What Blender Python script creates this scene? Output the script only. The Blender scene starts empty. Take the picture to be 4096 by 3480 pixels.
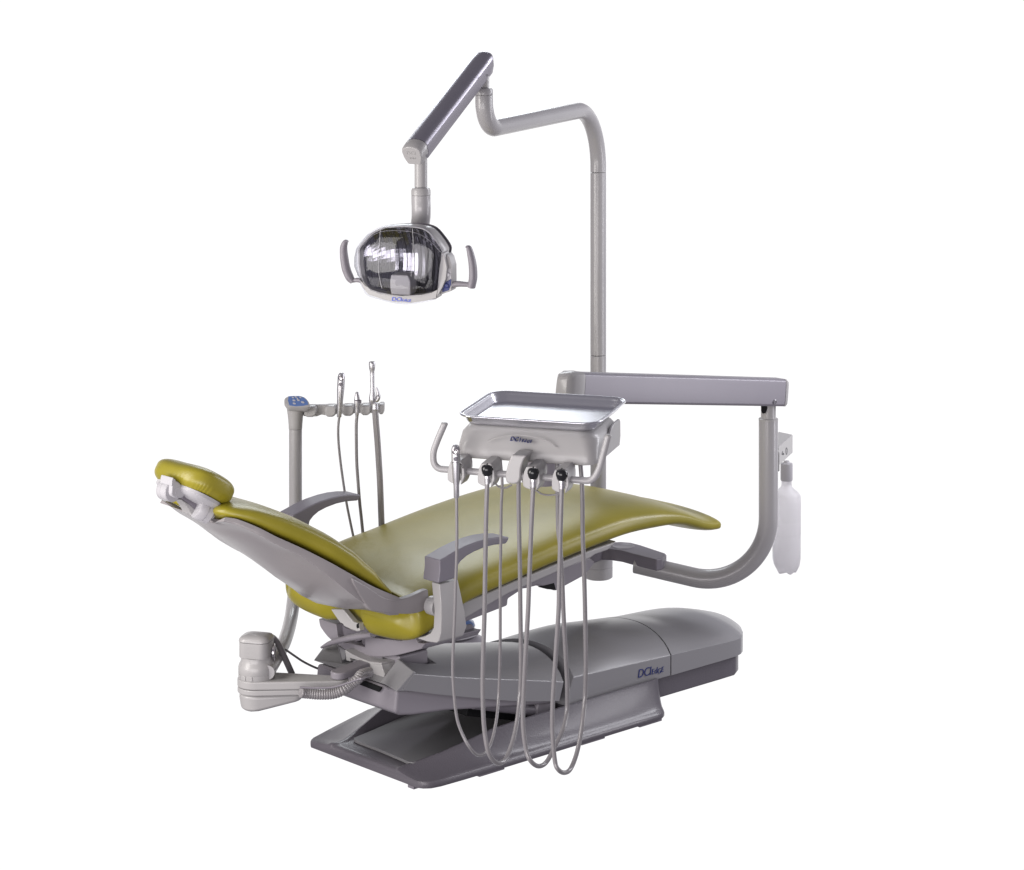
import bpy, bmesh, math, random
from mathutils import Vector, Matrix, noise
random.seed(7)
V = Vector
SC = bpy.context.scene
COL = SC.collection

# ------------------------------------------------------------------ camera, world, lights, exposure
AZ = math.radians(47); FOC = 9500.0; HZ = -80.0
CAM = V((-4.042, -4.905, 2.1))
FWD = V((math.cos(AZ), math.sin(AZ), 0)); RGT = V((math.sin(AZ), -math.cos(AZ), 0)); UP = V((0, 0, 1))
cd = bpy.data.cameras.new('camera'); co = bpy.data.objects.new('camera', cd); COL.objects.link(co)
co.location = CAM; co.rotation_euler = (math.radians(90), 0, AZ - math.radians(90))
cd.sensor_width = 36; cd.lens = 36 * FOC / 4096; cd.shift_y = -(1740 - HZ) / 4096; cd.clip_start = .05; cd.clip_end = 200
SC.camera = co
SC.render.resolution_x = 1024; SC.render.resolution_y = 870
SC.view_settings.view_transform = 'Standard'; SC.view_settings.look = 'None'
SC.cycles.sample_clamp_direct = 3; SC.cycles.sample_clamp_indirect = 2
SC.view_settings.exposure = 0; SC.view_settings.gamma = 1; SC.view_settings.use_curve_mapping = False

W = bpy.data.worlds.new('World'); SC.world = W; W.use_nodes = True
wn = W.node_tree; wn.nodes.clear()
def wnode(t, **k):
    n = wn.nodes.new(t)
    for a, b in k.items(): setattr(n, a, b)
    return n
tc = wnode('ShaderNodeTexCoord')
dt = wnode('ShaderNodeVectorMath', operation='DOT_PRODUCT'); dt.inputs[1].default_value = FWD
wn.links.new(tc.outputs['Generated'], dt.inputs[0])
sp = wnode('ShaderNodeSeparateXYZ'); wn.links.new(tc.outputs['Generated'], sp.inputs[0])
m1 = wnode('ShaderNodeMapRange', interpolation_type='SMOOTHSTEP'); m1.inputs['From Min'].default_value = .68; m1.inputs['From Max'].default_value = .87
wn.links.new(dt.outputs['Value'], m1.inputs['Value'])
m2 = wnode('ShaderNodeMapRange', interpolation_type='SMOOTHSTEP'); m2.inputs['From Min'].default_value = .11; m2.inputs['From Max'].default_value = .25
m2.inputs['To Min'].default_value = 1; m2.inputs['To Max'].default_value = 0
wn.links.new(sp.outputs['Z'], m2.inputs['Value'])
mu = wnode('ShaderNodeMath', operation='MULTIPLY'); wn.links.new(m1.outputs[0], mu.inputs[0]); wn.links.new(m2.outputs[0], mu.inputs[1])
mx = wnode('ShaderNodeMix', data_type='RGBA'); wn.links.new(mu.outputs[0], mx.inputs['Factor'])
mx.inputs['A'].default_value = (.235, .225, .255, 1); mx.inputs['B'].default_value = (1.06, 1.05, 1.06, 1)
bg = wnode('ShaderNodeBackground'); wn.links.new(mx.outputs['Result'], bg.inputs['Color'])
ow = wnode('ShaderNodeOutputWorld'); wn.links.new(bg.outputs[0], ow.inputs['Surface'])

def area(name, loc, target, sx, sy, power, color):
    l = bpy.data.lights.new(name, 'AREA'); l.shape = 'RECTANGLE'; l.size = sx; l.size_y = sy; l.energy = power; l.color = color
    o = bpy.data.objects.new(name, l); COL.objects.link(o); o.location = loc
    o.rotation_euler = (V(target) - V(loc)).to_track_quat('-Z', 'Y').to_euler(); return o
TGT = V((.4, 0, .6))
area('softbox_left', TGT - RGT * 2.6 - FWD * 1.6 + UP * .75, TGT, 1.3, 2.1, 78, (1, .97, .93))
area('softbox_right', TGT + RGT * 2.5 + FWD * .9 + UP * 1.6, TGT, .6, 2.0, 54, (.95, .95, 1))
area('softbox_side', TGT + RGT * 2.9 + UP * .35 - FWD * .1, TGT, .42, 1.5, 22, (.97, .96, 1))
area('softbox_top', TGT + FWD * 2.5 + UP * 1.95 - RGT * .3, TGT, 1.5, .9, 27, (.92, .97, 1))
area('softbox_front', TGT - FWD * 3.2 - RGT * 1.0 - UP * .05, TGT, 2.6, 1.2, 58, (1, .96, .97))

# ------------------------------------------------------------------ measured points
CR = dict(s=(0,0,1),c1=(1500,150,2.075),c2=(1300,850,3.194),c3=(1700,1500,2.307),c4=(2200,1400,1.857),c5=(1080,1400,2.206),
 c6=(550,1780,1.805),c7=(900,2250,2.307),c8=(1150,2550,1.2975),d1=(1700,1750,2.52),d2=(1850,2300,1.73),d3=(1600,2000,1.597),
 d4=(2350,2100,2.185),d5=(550,1780,4.613),d6=(1200,2250,2.966),e1=(1250,2450,4.613),e2=(1750,1750,5.19),e3=(1120,1560,4.718),
 e4=(930,2520,3.992),e5=(3000,1700,2.94),e6=(1700,2450,3.46))
def ray(c, x, y):
    a, b, s = CR[c]; X = a + x / s; Y = b + y / s
    return FWD + RGT * ((X - 2048) / FOC) - UP * ((Y - HZ) / FOC)
def on_plane(c, x, y, P, N):
    d = ray(c, x, y); return CAM + d * ((P - CAM).dot(N) / d.dot(N))
def onY(c, x, y, v): return on_plane(c, x, y, V((0, v, 0)), V((0, 1, 0)))
def onX(c, x, y, v): return on_plane(c, x, y, V((v, 0, 0)), V((1, 0, 0)))
def onZ(c, x, y, v): return on_plane(c, x, y, V((0, 0, v)), V((0, 0, 1)))
def onV(c, x, y, v): return CAM + ray(c, x, y) * v

# ------------------------------------------------------------------ materials
def principled(name, base, rough=.4, metal=0, spec=.5, coat=0, noise_scale=0, noise_amt=0, bump=0, bump_scale=200, trans=0, ior=1.45, sheen=0, rvar=0, cr=.1, bump_d=.0004):
    m = bpy.data.materials.new(name); m.use_nodes = True; nt = m.node_tree; b = nt.nodes['Principled BSDF']
    b.inputs['Base Color'].default_value = (*base, 1); b.inputs['Roughness'].default_value = rough; b.inputs['Metallic'].default_value = metal
    b.inputs['Specular IOR Level'].default_value = spec; b.inputs['Coat Weight'].default_value = coat; b.inputs['Coat Roughness'].default_value = cr
    b.inputs['Transmission Weight'].default_value = trans; b.inputs['IOR'].default_value = ior
    tcn = nt.nodes.new('ShaderNodeTexCoord')
    if noise_amt:
        n = nt.nodes.new('ShaderNodeTexNoise'); n.inputs['Scale'].default_value = noise_scale; n.inputs['Detail'].default_value = 5
        nt.links.new(tcn.outputs['Object'], n.inputs['Vector'])
        mr = nt.nodes.new('ShaderNodeMapRange'); mr.inputs['To Min'].default_value = 1 - noise_amt; mr.inputs['To Max'].default_value = 1 + noise_amt
        nt.links.new(n.outputs['Fac'], mr.inputs['Value'])
        mc = nt.nodes.new('ShaderNodeVectorMath'); mc.operation = 'SCALE'; mc.inputs[0].default_value = base
        nt.links.new(mr.outputs[0], mc.inputs['Scale']); nt.links.new(mc.outputs[0], b.inputs['Base Color'])
        if rvar:
            m3 = nt.nodes.new('ShaderNodeMapRange'); m3.inputs['To Min'].default_value = rough - rvar; m3.inputs['To Max'].default_value = rough + rvar
            nt.links.new(n.outputs['Fac'], m3.inputs['Value']); nt.links.new(m3.outputs[0], b.inputs['Roughness'])
    if bump:
        n2 = nt.nodes.new('ShaderNodeTexNoise'); n2.inputs['Scale'].default_value = bump_scale; n2.inputs['Detail'].default_value = 4
        nt.links.new(tcn.outputs['Object'], n2.inputs['Vector'])
        bp = nt.nodes.new('ShaderNodeBump'); bp.inputs['Strength'].default_value = bump; bp.inputs['Distance'].default_value = bump_d
        nt.links.new(n2.outputs['Fac'], bp.inputs['Height']); nt.links.new(bp.outputs[0], b.inputs['Normal'])
    return m
M = {}
def thin_clear():
    m = bpy.data.materials.new('clear_shield_plastic'); m.use_nodes = True; nt = m.node_tree; nt.nodes.clear()
    t = nt.nodes.new('ShaderNodeBsdfTransparent'); t.inputs[0].default_value = (.93, .93, .95, 1); g = nt.nodes.new('ShaderNodeBsdfGlossy'); g.inputs['Roughness'].default_value = .03
    f = nt.nodes.new('ShaderNodeFresnel'); ge = nt.nodes.new('ShaderNodeNewGeometry'); mr = nt.nodes.new('ShaderNodeMapRange')
    mr.inputs['To Min'].default_value = 1.5; mr.inputs['To Max'].default_value = 1 / 1.5; nt.links.new(ge.outputs['Backfacing'], mr.inputs['Value']); nt.links.new(mr.outputs[0], f.inputs[0])
    s = nt.nodes.new('ShaderNodeMixShader'); o = nt.nodes.new('ShaderNodeOutputMaterial')
    nt.links.new(f.outputs[0], s.inputs[0]); nt.links.new(t.outputs[0], s.inputs[1]); nt.links.new(g.outputs[0], s.inputs[2]); nt.links.new(s.outputs[0], o.inputs['Surface']); return m
M['light'] = principled('light_grey_plastic', (.37, .36, .358), .32, spec=.45, coat=.15, noise_scale=6, noise_amt=.035, rvar=.04)
M['paint'] = principled('grey_powder_paint', (.36, .35, .355), .3, spec=.5, coat=.25, noise_scale=8, noise_amt=.035, rvar=.04)
M['arm'] = principled('armrest_polyurethane', (.185, .172, .20), .42, spec=.45, noise_scale=9, noise_amt=.05, bump=.4, bump_scale=500, rvar=.05)
M['mauve'] = principled('shaded_mauve_plastic', (.235, .218, .242), .38, spec=.45, noise_scale=7, noise_amt=.04, rvar=.05)  # purple-grey plastic with the shadow tone put into its base colour
M['shell'] = principled('shell_plastic', (.275, .255, .26), .32, spec=.4, coat=.1, noise_scale=5, noise_amt=.03, rvar=.04)
M['panel'] = principled('panel_paint', (.155, .152, .158), .32, spec=.5, coat=.3, noise_scale=7, noise_amt=.05)
M['dark'] = principled('dark_mauve_plastic', (.175, .16, .185), .42, spec=.4, noise_scale=9, noise_amt=.05, bump=.4, bump_scale=600, rvar=.05)
M['cast'] = principled('cast_base_paint', (.108, .099, .114), .38, spec=.35, coat=.22, cr=.16, noise_scale=10, noise_amt=.06, bump=.6, bump_scale=260, rvar=.06, bump_d=.0012)
M['cover'] = principled('cover_grey_plastic', (.232, .228, .238), .3, spec=.4, coat=.12, cr=.1, noise_scale=5, noise_amt=.03, rvar=.03, bump=.1, bump_scale=300)
M['black'] = principled('black_plastic', (.012, .012, .014), .18, spec=.6)
M['gap'] = principled('black_gap_shade', (.008, .008, .009), .7, spec=.2)  # near-black painted as shade inside slots, recesses and cavities; also the lift linkage
M['hose'] = principled('grey_silicone_hose', (.235, .222, .228), .26, spec=.5, coat=.4, noise_scale=20, noise_amt=.05)
M['hose_dark'] = principled('dark_grey_hose', (.15, .14, .145), .35, spec=.4, noise_scale=20, noise_amt=.05)
M['steel'] = principled('polished_steel', (.62, .60, .61), .16, metal=1, noise_scale=60, noise_amt=.05, rvar=.05)
M['chrome'] = principled('chrome', (.8, .79, .8), .06, metal=1)
M['alu'] = principled('satin_aluminium', (.40, .38, .43), .38, metal=.75, noise_scale=30, noise_amt=.05, rvar=.06)
M['gun'] = principled('gunmetal_arm_paint', (.34, .325, .37), .32, metal=.8, spec=.5, noise_scale=30, noise_amt=.05)
M['armpaint'] = principled('lavender_arm_paint', (.235, .22, .25), .40, metal=.15, spec=.5, noise_scale=12, noise_amt=.04)
M['satin'] = principled('satin_metal', (.55, .54, .56), .33, metal=.85, noise_scale=60, noise_amt=.05)
M['blue'] = principled('blue_enamel', (.012, .05, .16), .3, spec=.5, coat=.4, noise_scale=8, noise_amt=.1)
M['pad'] = principled('pale_blue_membrane', (.10, .17, .38), .22, spec=.6, coat=.6, cr=.08, noise_scale=12, noise_amt=.15)
M['ink'] = principled('dark_blue_ink', (.02, .03, .14), .4)
M['ink2'] = principled('bright_blue_ink', (.05, .10, .62), .35)
M['ink3'] = principled('faint_grey_ink', (.12, .12, .13), .5)
M['white'] = principled('white_plastic', (.43, .42, .44), .35, spec=.45, noise_scale=8, noise_amt=.03)
M['clear'] = thin_clear()
M['mirror'] = principled('faceted_mirror', (.24, .235, .26), .16, metal=1)

def tray_mat():
    m = principled('brushed_stainless', (.74, .74, .78), .2, metal=1); nt = m.node_tree; b = nt.nodes['Principled BSDF']
    tcn = nt.nodes.new('ShaderNodeTexCoord'); mp = nt.nodes.new('ShaderNodeMapping')
    mp.inputs['Rotation'].default_value = (0, 0, math.radians(61.4)); mp.inputs['Scale'].default_value = (5, 110, 110)
    n = nt.nodes.new('ShaderNodeTexNoise'); n.inputs['Scale'].default_value = 1; n.inputs['Detail'].default_value = 3
    nt.links.new(tcn.outputs['Object'], mp.inputs[0]); nt.links.new(mp.outputs[0], n.inputs['Vector'])
    bp = nt.nodes.new('ShaderNodeBump'); bp.inputs['Strength'].default_value = .004; bp.inputs['Distance'].default_value = .0001
    nt.links.new(n.outputs['Fac'], bp.inputs['Height']); nt.links.new(bp.outputs[0], b.inputs['Normal'])
    mr = nt.nodes.new('ShaderNodeMapRange'); mr.inputs['To Min'].default_value = .23; mr.inputs['To Max'].default_value = .26
    nt.links.new(n.outputs['Fac'], mr.inputs['Value']); nt.links.new(mr.outputs[0], b.inputs['Roughness'])
    return m
M['tray'] = tray_mat()

def leather_mat():
    m = principled('olive_vinyl', (.27, .225, .02), .37, spec=.5, coat=.12, cr=.3); nt = m.node_tree; b = nt.nodes['Principled BSDF']
    tcn = nt.nodes.new('ShaderNodeTexCoord')
    n0 = nt.nodes.new('ShaderNodeTexNoise'); n0.inputs['Scale'].default_value = 9; n0.inputs['Detail'].default_value = 6
    nt.links.new(tcn.outputs['Object'], n0.inputs['Vector'])
    rp = nt.nodes.new('ShaderNodeValToRGB'); rp.color_ramp.elements[0].color = (.235, .202, .014, 1); rp.color_ramp.elements[1].color = (.275, .232, .020, 1)
    rp.color_ramp.elements[0].position = .3; rp.color_ramp.elements[1].position = .7
    nt.links.new(n0.outputs['Fac'], rp.inputs[0]); nt.links.new(rp.outputs[0], b.inputs['Base Color'])
    v = nt.nodes.new('ShaderNodeTexVoronoi'); v.inputs['Scale'].default_value = 520
    nt.links.new(tcn.outputs['Object'], v.inputs['Vector'])
    n1 = nt.nodes.new('ShaderNodeTexNoise'); n1.inputs['Scale'].default_value = 24; n1.inputs['Detail'].default_value = 4
    nt.links.new(tcn.outputs['Object'], n1.inputs['Vector'])
    b1 = nt.nodes.new('ShaderNodeBump'); b1.inputs['Strength'].default_value = .3; b1.inputs['Distance'].default_value = .0004
    nt.links.new(v.outputs['Distance'], b1.inputs['Height'])
    b2 = nt.nodes.new('ShaderNodeBump'); b2.inputs['Strength'].default_value = .25; b2.inputs['Distance'].default_value = .0015
    nt.links.new(n1.outputs['Fac'], b2.inputs['Height']); nt.links.new(b1.outputs[0], b2.inputs['Normal']); nt.links.new(b2.outputs[0], b.inputs['Normal'])
    return m
M['olive'] = leather_mat()

def bottle_mat():
    m = principled('milky_bottle_plastic', (.82, .81, .82), .28, spec=.4, noise_scale=14, noise_amt=.05); nt = m.node_tree
    b = nt.nodes['Principled BSDF']; o = nt.nodes['Material Output']
    t = nt.nodes.new('ShaderNodeBsdfTranslucent'); t.inputs['Color'].default_value = (.96, .95, .96, 1)
    s = nt.nodes.new('ShaderNodeMixShader'); s.inputs[0].default_value = .68
    nt.links.new(b.outputs[0], s.inputs[1]); nt.links.new(t.outputs[0], s.inputs[2]); nt.links.new(s.outputs[0], o.inputs['Surface'])
    return m
M['bottle'] = bottle_mat()

# ------------------------------------------------------------------ object helpers
def root(name, label, cat, loc=(0, 0, 0), group=None):
    o = bpy.data.objects.new(name, None); COL.objects.link(o); o.location = loc; o.empty_display_size = .05
    o['label'] = label; o['category'] = cat
    if group: o['group'] = group
    return o
def world_loc(o):
    p = V((0, 0, 0))
    while o: p += o.location; o = o.parent
    return p
def link(name, me, mat, parent, smooth=40, bevel=0, segs=3, subd=0, label=None, solid=0):
    o = bpy.data.objects.new(name, me); COL.objects.link(o)
    off = world_loc(parent) if parent else V((0, 0, 0))
    if off.length: me.transform(Matrix.Translation(-off))
    if parent: o.parent = parent
    me.materials.append(M[mat] if isinstance(mat, str) else mat)
    for p in me.polygons: p.use_smooth = True
    if smooth < 180: me.set_sharp_from_angle(angle=math.radians(smooth))
    if solid:
        s = o.modifiers.new('solid', 'SOLIDIFY'); s.thickness = solid; s.offset = -1
    if subd:
        s = o.modifiers.new('sub', 'SUBSURF'); s.levels = s.render_levels = subd
    if bevel:
        b = o.modifiers.new('bev', 'BEVEL'); b.width = bevel; b.segments = segs; b.limit_method = 'ANGLE'; b.angle_limit = math.radians(30); b.harden_normals = True
    if label: o['label'] = label
    return o
def mesh(name, verts, faces, fix=True):
    bm = bmesh.new(); vs = [bm.verts.new(v) for v in verts]
    for f in faces:
        try: bm.faces.new([vs[i] for i in f])
        except ValueError: pass
    if fix:
        bmesh.ops.remove_doubles(bm, verts=bm.verts, dist=1e-5)
        bmesh.ops.recalc_face_normals(bm, faces=bm.faces)
    me = bpy.data.meshes.new(name); bm.to_mesh(me); bm.free(); return me
class MB:
    def __init__(s): s.v = []; s.f = []
    def add(s, vs, fs):
        o = len(s.v); s.v += [V(v) for v in vs]; s.f += [[i + o for i in f] for f in fs]; return s
    def loft(s, rings, cap=True, closed=True):
        n = len(rings[0]); vs = [p for r in rings for p in r]; fs = []
        for i in range(len(rings) - 1):
            for j in range(n if closed else n - 1):
                a = i * n + j; b = i * n + (j + 1) % n; fs.append([a, b, b + n, a + n])
        if cap: fs.append(list(range(n))[::-1]); fs.append([len(vs) - n + k for k in range(n)])
        return s.add(vs, fs)
    def prism(s, poly, vec):
        vec = V(vec); return s.loft([[V(p) for p in poly], [V(p) + vec for p in poly]])
    def box(s, c, ax, ay, az, hx, hy, hz):
        c = V(c); poly = [c + ax * (i * hx) + ay * (j * hy) - az * hz for i, j in ((-1, -1), (1, -1), (1, 1), (-1, 1))]
        return s.prism(poly, az * 2 * hz)
    def sweep(s, path, r, n=20, flat=1.0, cap=True, side=None):
        N = len(path); T = []
        for i in range(N):
            T.append((path[min(i + 1, N - 1)] - path[max(i - 1, 0)]).normalized())
        u = side if side is not None else (V((0, 0, 1)).cross(T[0]) if abs(T[0].z) < .95 else V((1, 0, 0)))
        rings = []
        for i in range(N):
            u = (u - T[i] * u.dot(T[i])).normalized(); w = T[i].cross(u)
            rr = r[i] if isinstance(r, (list, tuple)) else r
            rings.append([path[i] + (u * math.cos(t) + w * math.sin(t) * flat) * rr for t in [2 * math.pi * k / n for k in range(n)]])
        return s.loft(rings, cap)
    def lathe(s, c, axis, prof, n=32, squash=None):
        axis = V(axis).normalized(); u = axis.orthogonal().normalized(); w = axis.cross(u); c = V(c)
        rings = [[c + axis * h + (u * math.cos(t) + w * math.sin(t)) * max(r, 1e-4) for t in [2 * math.pi * k / n for k in range(n)]] for r, h in prof]
        return s.loft(rings)
    def build(s, name, mat, parent, **k): return link(name, mesh(name, s.v, s.f), mat, parent, **k)
def spline(pts, per=8, vals=None):
    P = [V(p) for p in pts]; out = []; ov = []
    Q = [P[0] * 2 - P[1]] + P + [P[-1] * 2 - P[-2]]
    if vals: U = [vals[0]] + list(vals) + [vals[-1]]
    for i in range(1, len(Q) - 2):
        p0, p1, p2, p3 = Q[i - 1:i + 3]
        for k in range(per):
            t = k / per; t2 = t * t; t3 = t2 * t
            out.append(.5 * ((2 * p1) + (p2 - p0) * t + (2 * p0 - 5 * p1 + 4 * p2 - p3) * t2 + (3 * p1 - p0 - 3 * p2 + p3) * t3))
            if vals: ov.append(U[i] * (1 - t) + U[i + 1] * t)
    out.append(P[-1])
    if vals: ov.append(vals[-1]); return out, ov
    return out
def fillet(pts, rad, seg=12):
    P = [V(p) for p in pts]; out = [P[0]]
    for i in range(1, len(P) - 1):
        r = rad[i - 1] if isinstance(rad, (list, tuple)) else rad
        a = (P[i - 1] - P[i]); b = (P[i + 1] - P[i]); la, lb = a.length, b.length; a.normalize(); b.normalize()
        th = a.angle(b); d = min(r / math.tan(th / 2), la * .49 if i > 1 else la * .95, lb * .49 if i < len(P) - 2 else lb * .95); r = d * math.tan(th / 2)
        c = P[i] + (a + b).normalized() * (r / math.sin(th / 2)); s0 = P[i] + a * d - c; s1 = P[i] + b * d - c
        ang = s0.angle(s1); axis = s0.cross(s1).normalized()
        for k in range(seg + 1): out.append(c + Matrix.Rotation(ang * k / seg, 3, axis) @ s0)
    out.append(P[-1]); return out
def rr2(hx, hy, r, n=6):
    out = []
    for cx, cy, a0 in ((hx - r, hy - r, 0), (-hx + r, hy - r, 90), (-hx + r, -hy + r, 180), (hx - r, -hy + r, 270)):
        for k in range(n + 1):
            a = math.radians(a0 + 90 * k / n); out.append((cx + r * math.cos(a), cy + r * math.sin(a)))
    return out
def hull2(c0, r0, c1, r1, n=14):   # outline around two circles in plan
    c0 = V(c0[:2]); c1 = V(c1[:2]); d = c1 - c0; L = d.length; th = math.atan2(d.y, d.x); be = math.acos(max(-1, min(1, (r0 - r1) / L)))
    out = []
    for k in range(n + 1):
        a = th + be + (2 * math.pi - 2 * be) * k / n; out.append((c0.x + r0 * math.cos(a), c0.y + r0 * math.sin(a)))
    for k in range(n + 1):
        a = th - be + 2 * be * k / n; out.append((c1.x + r1 * math.cos(a), c1.y + r1 * math.sin(a)))
    return out
def super_ring(n, ex, a, b):
    out = []
    for k in range(n):
        t = 2 * math.pi * (k + .5) / n; c, s = math.cos(t), math.sin(t)
        out.append((a * math.copysign(abs(c) ** (2 / ex), c), b * math.copysign(abs(s) ** (2 / ex), s)))
    return out
def lettering(name, P0, right, up, width, cap, mat, parent, shear=0, thin=.01, depth=.0012):
    # small E d G E follow the larger D C I; laid out by measured widths, then fitted to the given width and cap height
    vs = []; fs = []; x = 0; r = right.normalized(); u = up.normalized(); nrm = r.cross(u).normalized()
    for s, size, dy, gap in (('D', 1, 0, .09), ('C', 1, 0, .09), ('I', 1, 0, .16), ('E', .64, 0, .09), ('d', .74, 0, .09), ('G', .64, -.07, .08), ('E', .62, 0, 0)):
        cu = bpy.data.curves.new('t', 'FONT'); cu.body = s; cu.size = size; cu.shear = shear; cu.extrude = 1; cu.offset = -thin; cu.resolution_u = 4
        ob = bpy.data.objects.new('t', cu); COL.objects.link(ob); dg = bpy.context.evaluated_depsgraph_get(); dg.update()
        me = bpy.data.meshes.new_from_object(ob.evaluated_get(dg)); o = len(vs); x0 = min(v.co.x for v in me.vertices); x1 = max(v.co.x for v in me.vertices)
        vs += [(v.co.x - x0 + x, v.co.y + dy, v.co.z) for v in me.vertices]; fs += [[i + o for i in p.vertices] for p in me.polygons]
        x += x1 - x0 + gap; bpy.data.objects.remove(ob); bpy.data.curves.remove(cu); bpy.data.meshes.remove(me)
    kx = width / x; ky = cap / .70
    return link(name, mesh(name, [P0 + r * a * kx + u * b * ky + nrm * c * depth for a, b, c in vs], fs, fix=False), mat, parent, smooth=30)
X_, Y_, Z_ = V((1, 0, 0)), V((0, 1, 0)), V((0, 0, 1))

# ================================================================== DENTAL CHAIR
chair = root('dental_chair', 'olive green reclined dental chair on a grey cast floor base, with two armrests', 'dental chair')

# ---- base plate: flat tongue at the head end, flared concave side walls rising to the lift cover
def lerp_table(t, x):
    if x <= t[0][0]: return t[0][1:]
    for a, b in zip(t, t[1:]):
        if x <= b[0]:
            k = (x - a[0]) / (b[0] - a[0]); k = k * k * (3 - 2 * k) if False else k
            return tuple(p + (q - p) * k for p, q in zip(a[1:], b[1:]))
    return t[-1][1:]
T = [(-.012, .225, .225, .15, .026), (-.004, .240, .236, .145, .03), (.012, .252, .246, .14, .03), (.04, .258, .256, .14, .032), (.12, .261, .285, .165, .046), (.2, .262, .312, .185, .066),
     (.28, .263, .338, .2, .085), (.38, .263, .35, .208, .092), (.5, .263, .35, .214, .095), (.7, .263, .35, .217, .097), (.85, .263, .35, .218, .098), (.875, .259, .345, .217, .098), (.893, .25, .335, .216, .098), (.905, .237, .32, .214, .097), (.912, .222, .30, .205, .095)]
def base_ring(x):
    yo, yf, yr, zr = lerp_table(T, x); zf = .026 if x > -.005 else .02; out = []
    def side(sg, yo):
        p = [(sg * (yo - .002), 0), (sg * yo, .004), (sg * yo, .012), (sg * (yo - .004), .0175)]
        for k in range(1, 9):
            t = k / 8; y = (yo - .004) + (yr - yo + .004) * (1 - (1 - t) ** 1.25); p.append((sg * y, .0175 + (zr - .0175) * t ** 1.45))
        hi = max(0, zr - zf)
        p += [(sg * (yr - .006), zr + .001), (sg * (yr - .012), zr - .3 * hi), (sg * (yr - .02), zf)]
        return p
    a = side(-1, yo); b = side(1, yf)[::-1]
    return [V((x, y, z)) for y, z in a + b]
m = MB(); xs = [t[0] for t in T]; xs = sorted(set(xs + [.08, .16, .24, .33, .44, .6, .78, .02]))
m.loft([base_ring(x) for x in xs])
bp_ = m.build('base_plate', 'cast', chair, smooth=50)
# floor panel inside the tongue
pz = .033
poly = [onZ('c8', *q, pz) for q in ((347, 522), (430, 488), (560, 430), (760, 345), (1100, 330), (1180, 430), (900, 556), (700, 640), (655, 652), (628, 650), (600, 636), (480, 585), (356, 538), (345, 530))]
MB().prism([p - Z_ * .006 for p in poly], Z_ * .008).build('floor_panel', 'panel', chair, bevel=.0015)
for (x, y) in ((.03, -.2), (.22, -.245), (.6, -.245), (.83, -.245), (.05, .19)):
    MB().box(V((x, y, -.0025)), X_, Y_, Z_, .045, .012, .0035).build('foot_pad', 'dark', chair)

# ---- lift arm cover (front, wedge shaped, crowned)
topE = [onY('c8', x, y, -.2) for x, y in ((655, 190), (850, 206), (1000, 214), (1200, 221), (1432, 232))]
botE = [onY('c8', x, y, -.2) for x, y in ((590, 276), (800, 301), (1000, 319), (1200, 334), (1412, 332))]
def crown_ring(x, hw, zb, zt, h, xb=None, n=14):
    xb = x if xb is None else xb; out = [V((xb, -hw, zb)), V((x, -hw, zt))]
    for k in range(1, n):
        y = -hw + 2 * hw * k / n; q = 1 - (y / hw) ** 2; out.append(V((x + .0 * q, y, zt + h * q ** .8 * 1.0)))
    out += [V((x, hw, zt)), V((xb, hw, zb))]; return out
def tab(pts): return [(p.x, p.z) for p in pts]
rings = []; te = tab(spline(topE, 4)); be = tab(spline(botE, 4))
for (xt, zt), (xb, zb) in zip(te, be):
    k = (xt - te[0][0]) / (te[-1][0] - te[0][0])
    rings.append(crown_ring(xt + .002, .2, zb, zt, .034 + .020 * k, xb + .004 * (1 - k)))
def bulge(rings, amt, x0, x1):
    for r in rings:
        for p in r:
            k = max(0, min(1, (p.x - x0) / (x1 - x0))); p.x += amt * k * (1 - (p.y / .2) ** 2)
bulge(rings, .05, .35, .55)
for r in rings:
    for p in r:
        if p.x < .10 and abs(p.y) < .125: p.z = min(p.z, .255)
        if p.y > 0: p.y *= .86 + .14 * max(0, min(1, p.x / .4))
MB().loft(rings).build('lift_arm_cover', 'cover', chair, smooth=30, bevel=.002)
fn = [onX('e1', x, y, .0) for x, y in ((335, 600), (200, 840), (455, 948), (602, 862), (612, 700), (450, 600))]
MB().prism(fn, V((.05, 0, -.008))).build('cover_nose', 'cover', chair, bevel=.003, smooth=30)
for sg in (-1,):
    q = [V((-.044, sg * .112, .258)), V((-.063, sg * .2, .256)), V((-.004, sg * .2, .296)), V((.0, sg * .13, .314))]
    back = [V((.1, sg * .112, .23)), V((.1, sg * .2, .225)), V((.1, sg * .2, .27)), V((.1, sg * .13, .295))]
    q = [p - Y_ * .0012 * (1 if sg > 0 else -1) for p in q]
    back = [V((.012, sg * .112, .235)), V((-.02, sg * .1985, .247)), V((.006, sg * .1985, .292)), V((.012, sg * .13, .312))]
    MB().loft([q, back]).build('cover_nose', 'cover', chair, bevel=.003, smooth=30)
# ---- lower lift body
prof = [(-.058, .198), (-.052, .254), (.0, .246), (.2, .2), (.52, .118), (.52, .10), (.3, .135), (.12, .165), (.0, .178), (-.04, .186)]
MB().prism([V((x, -.188, z)) for x, z in prof], Y_ * .335).build('lift_body', 'mauve', chair, bevel=.01, segs=4)
slot = [onX('e1', x, y, -.061) for x, y in ((945, 1270), (1262, 1388), (1218, 1466), (862, 1328))]
MB().prism(slot, X_ * .006).build('lift_body_slot', 'gap', chair)
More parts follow.
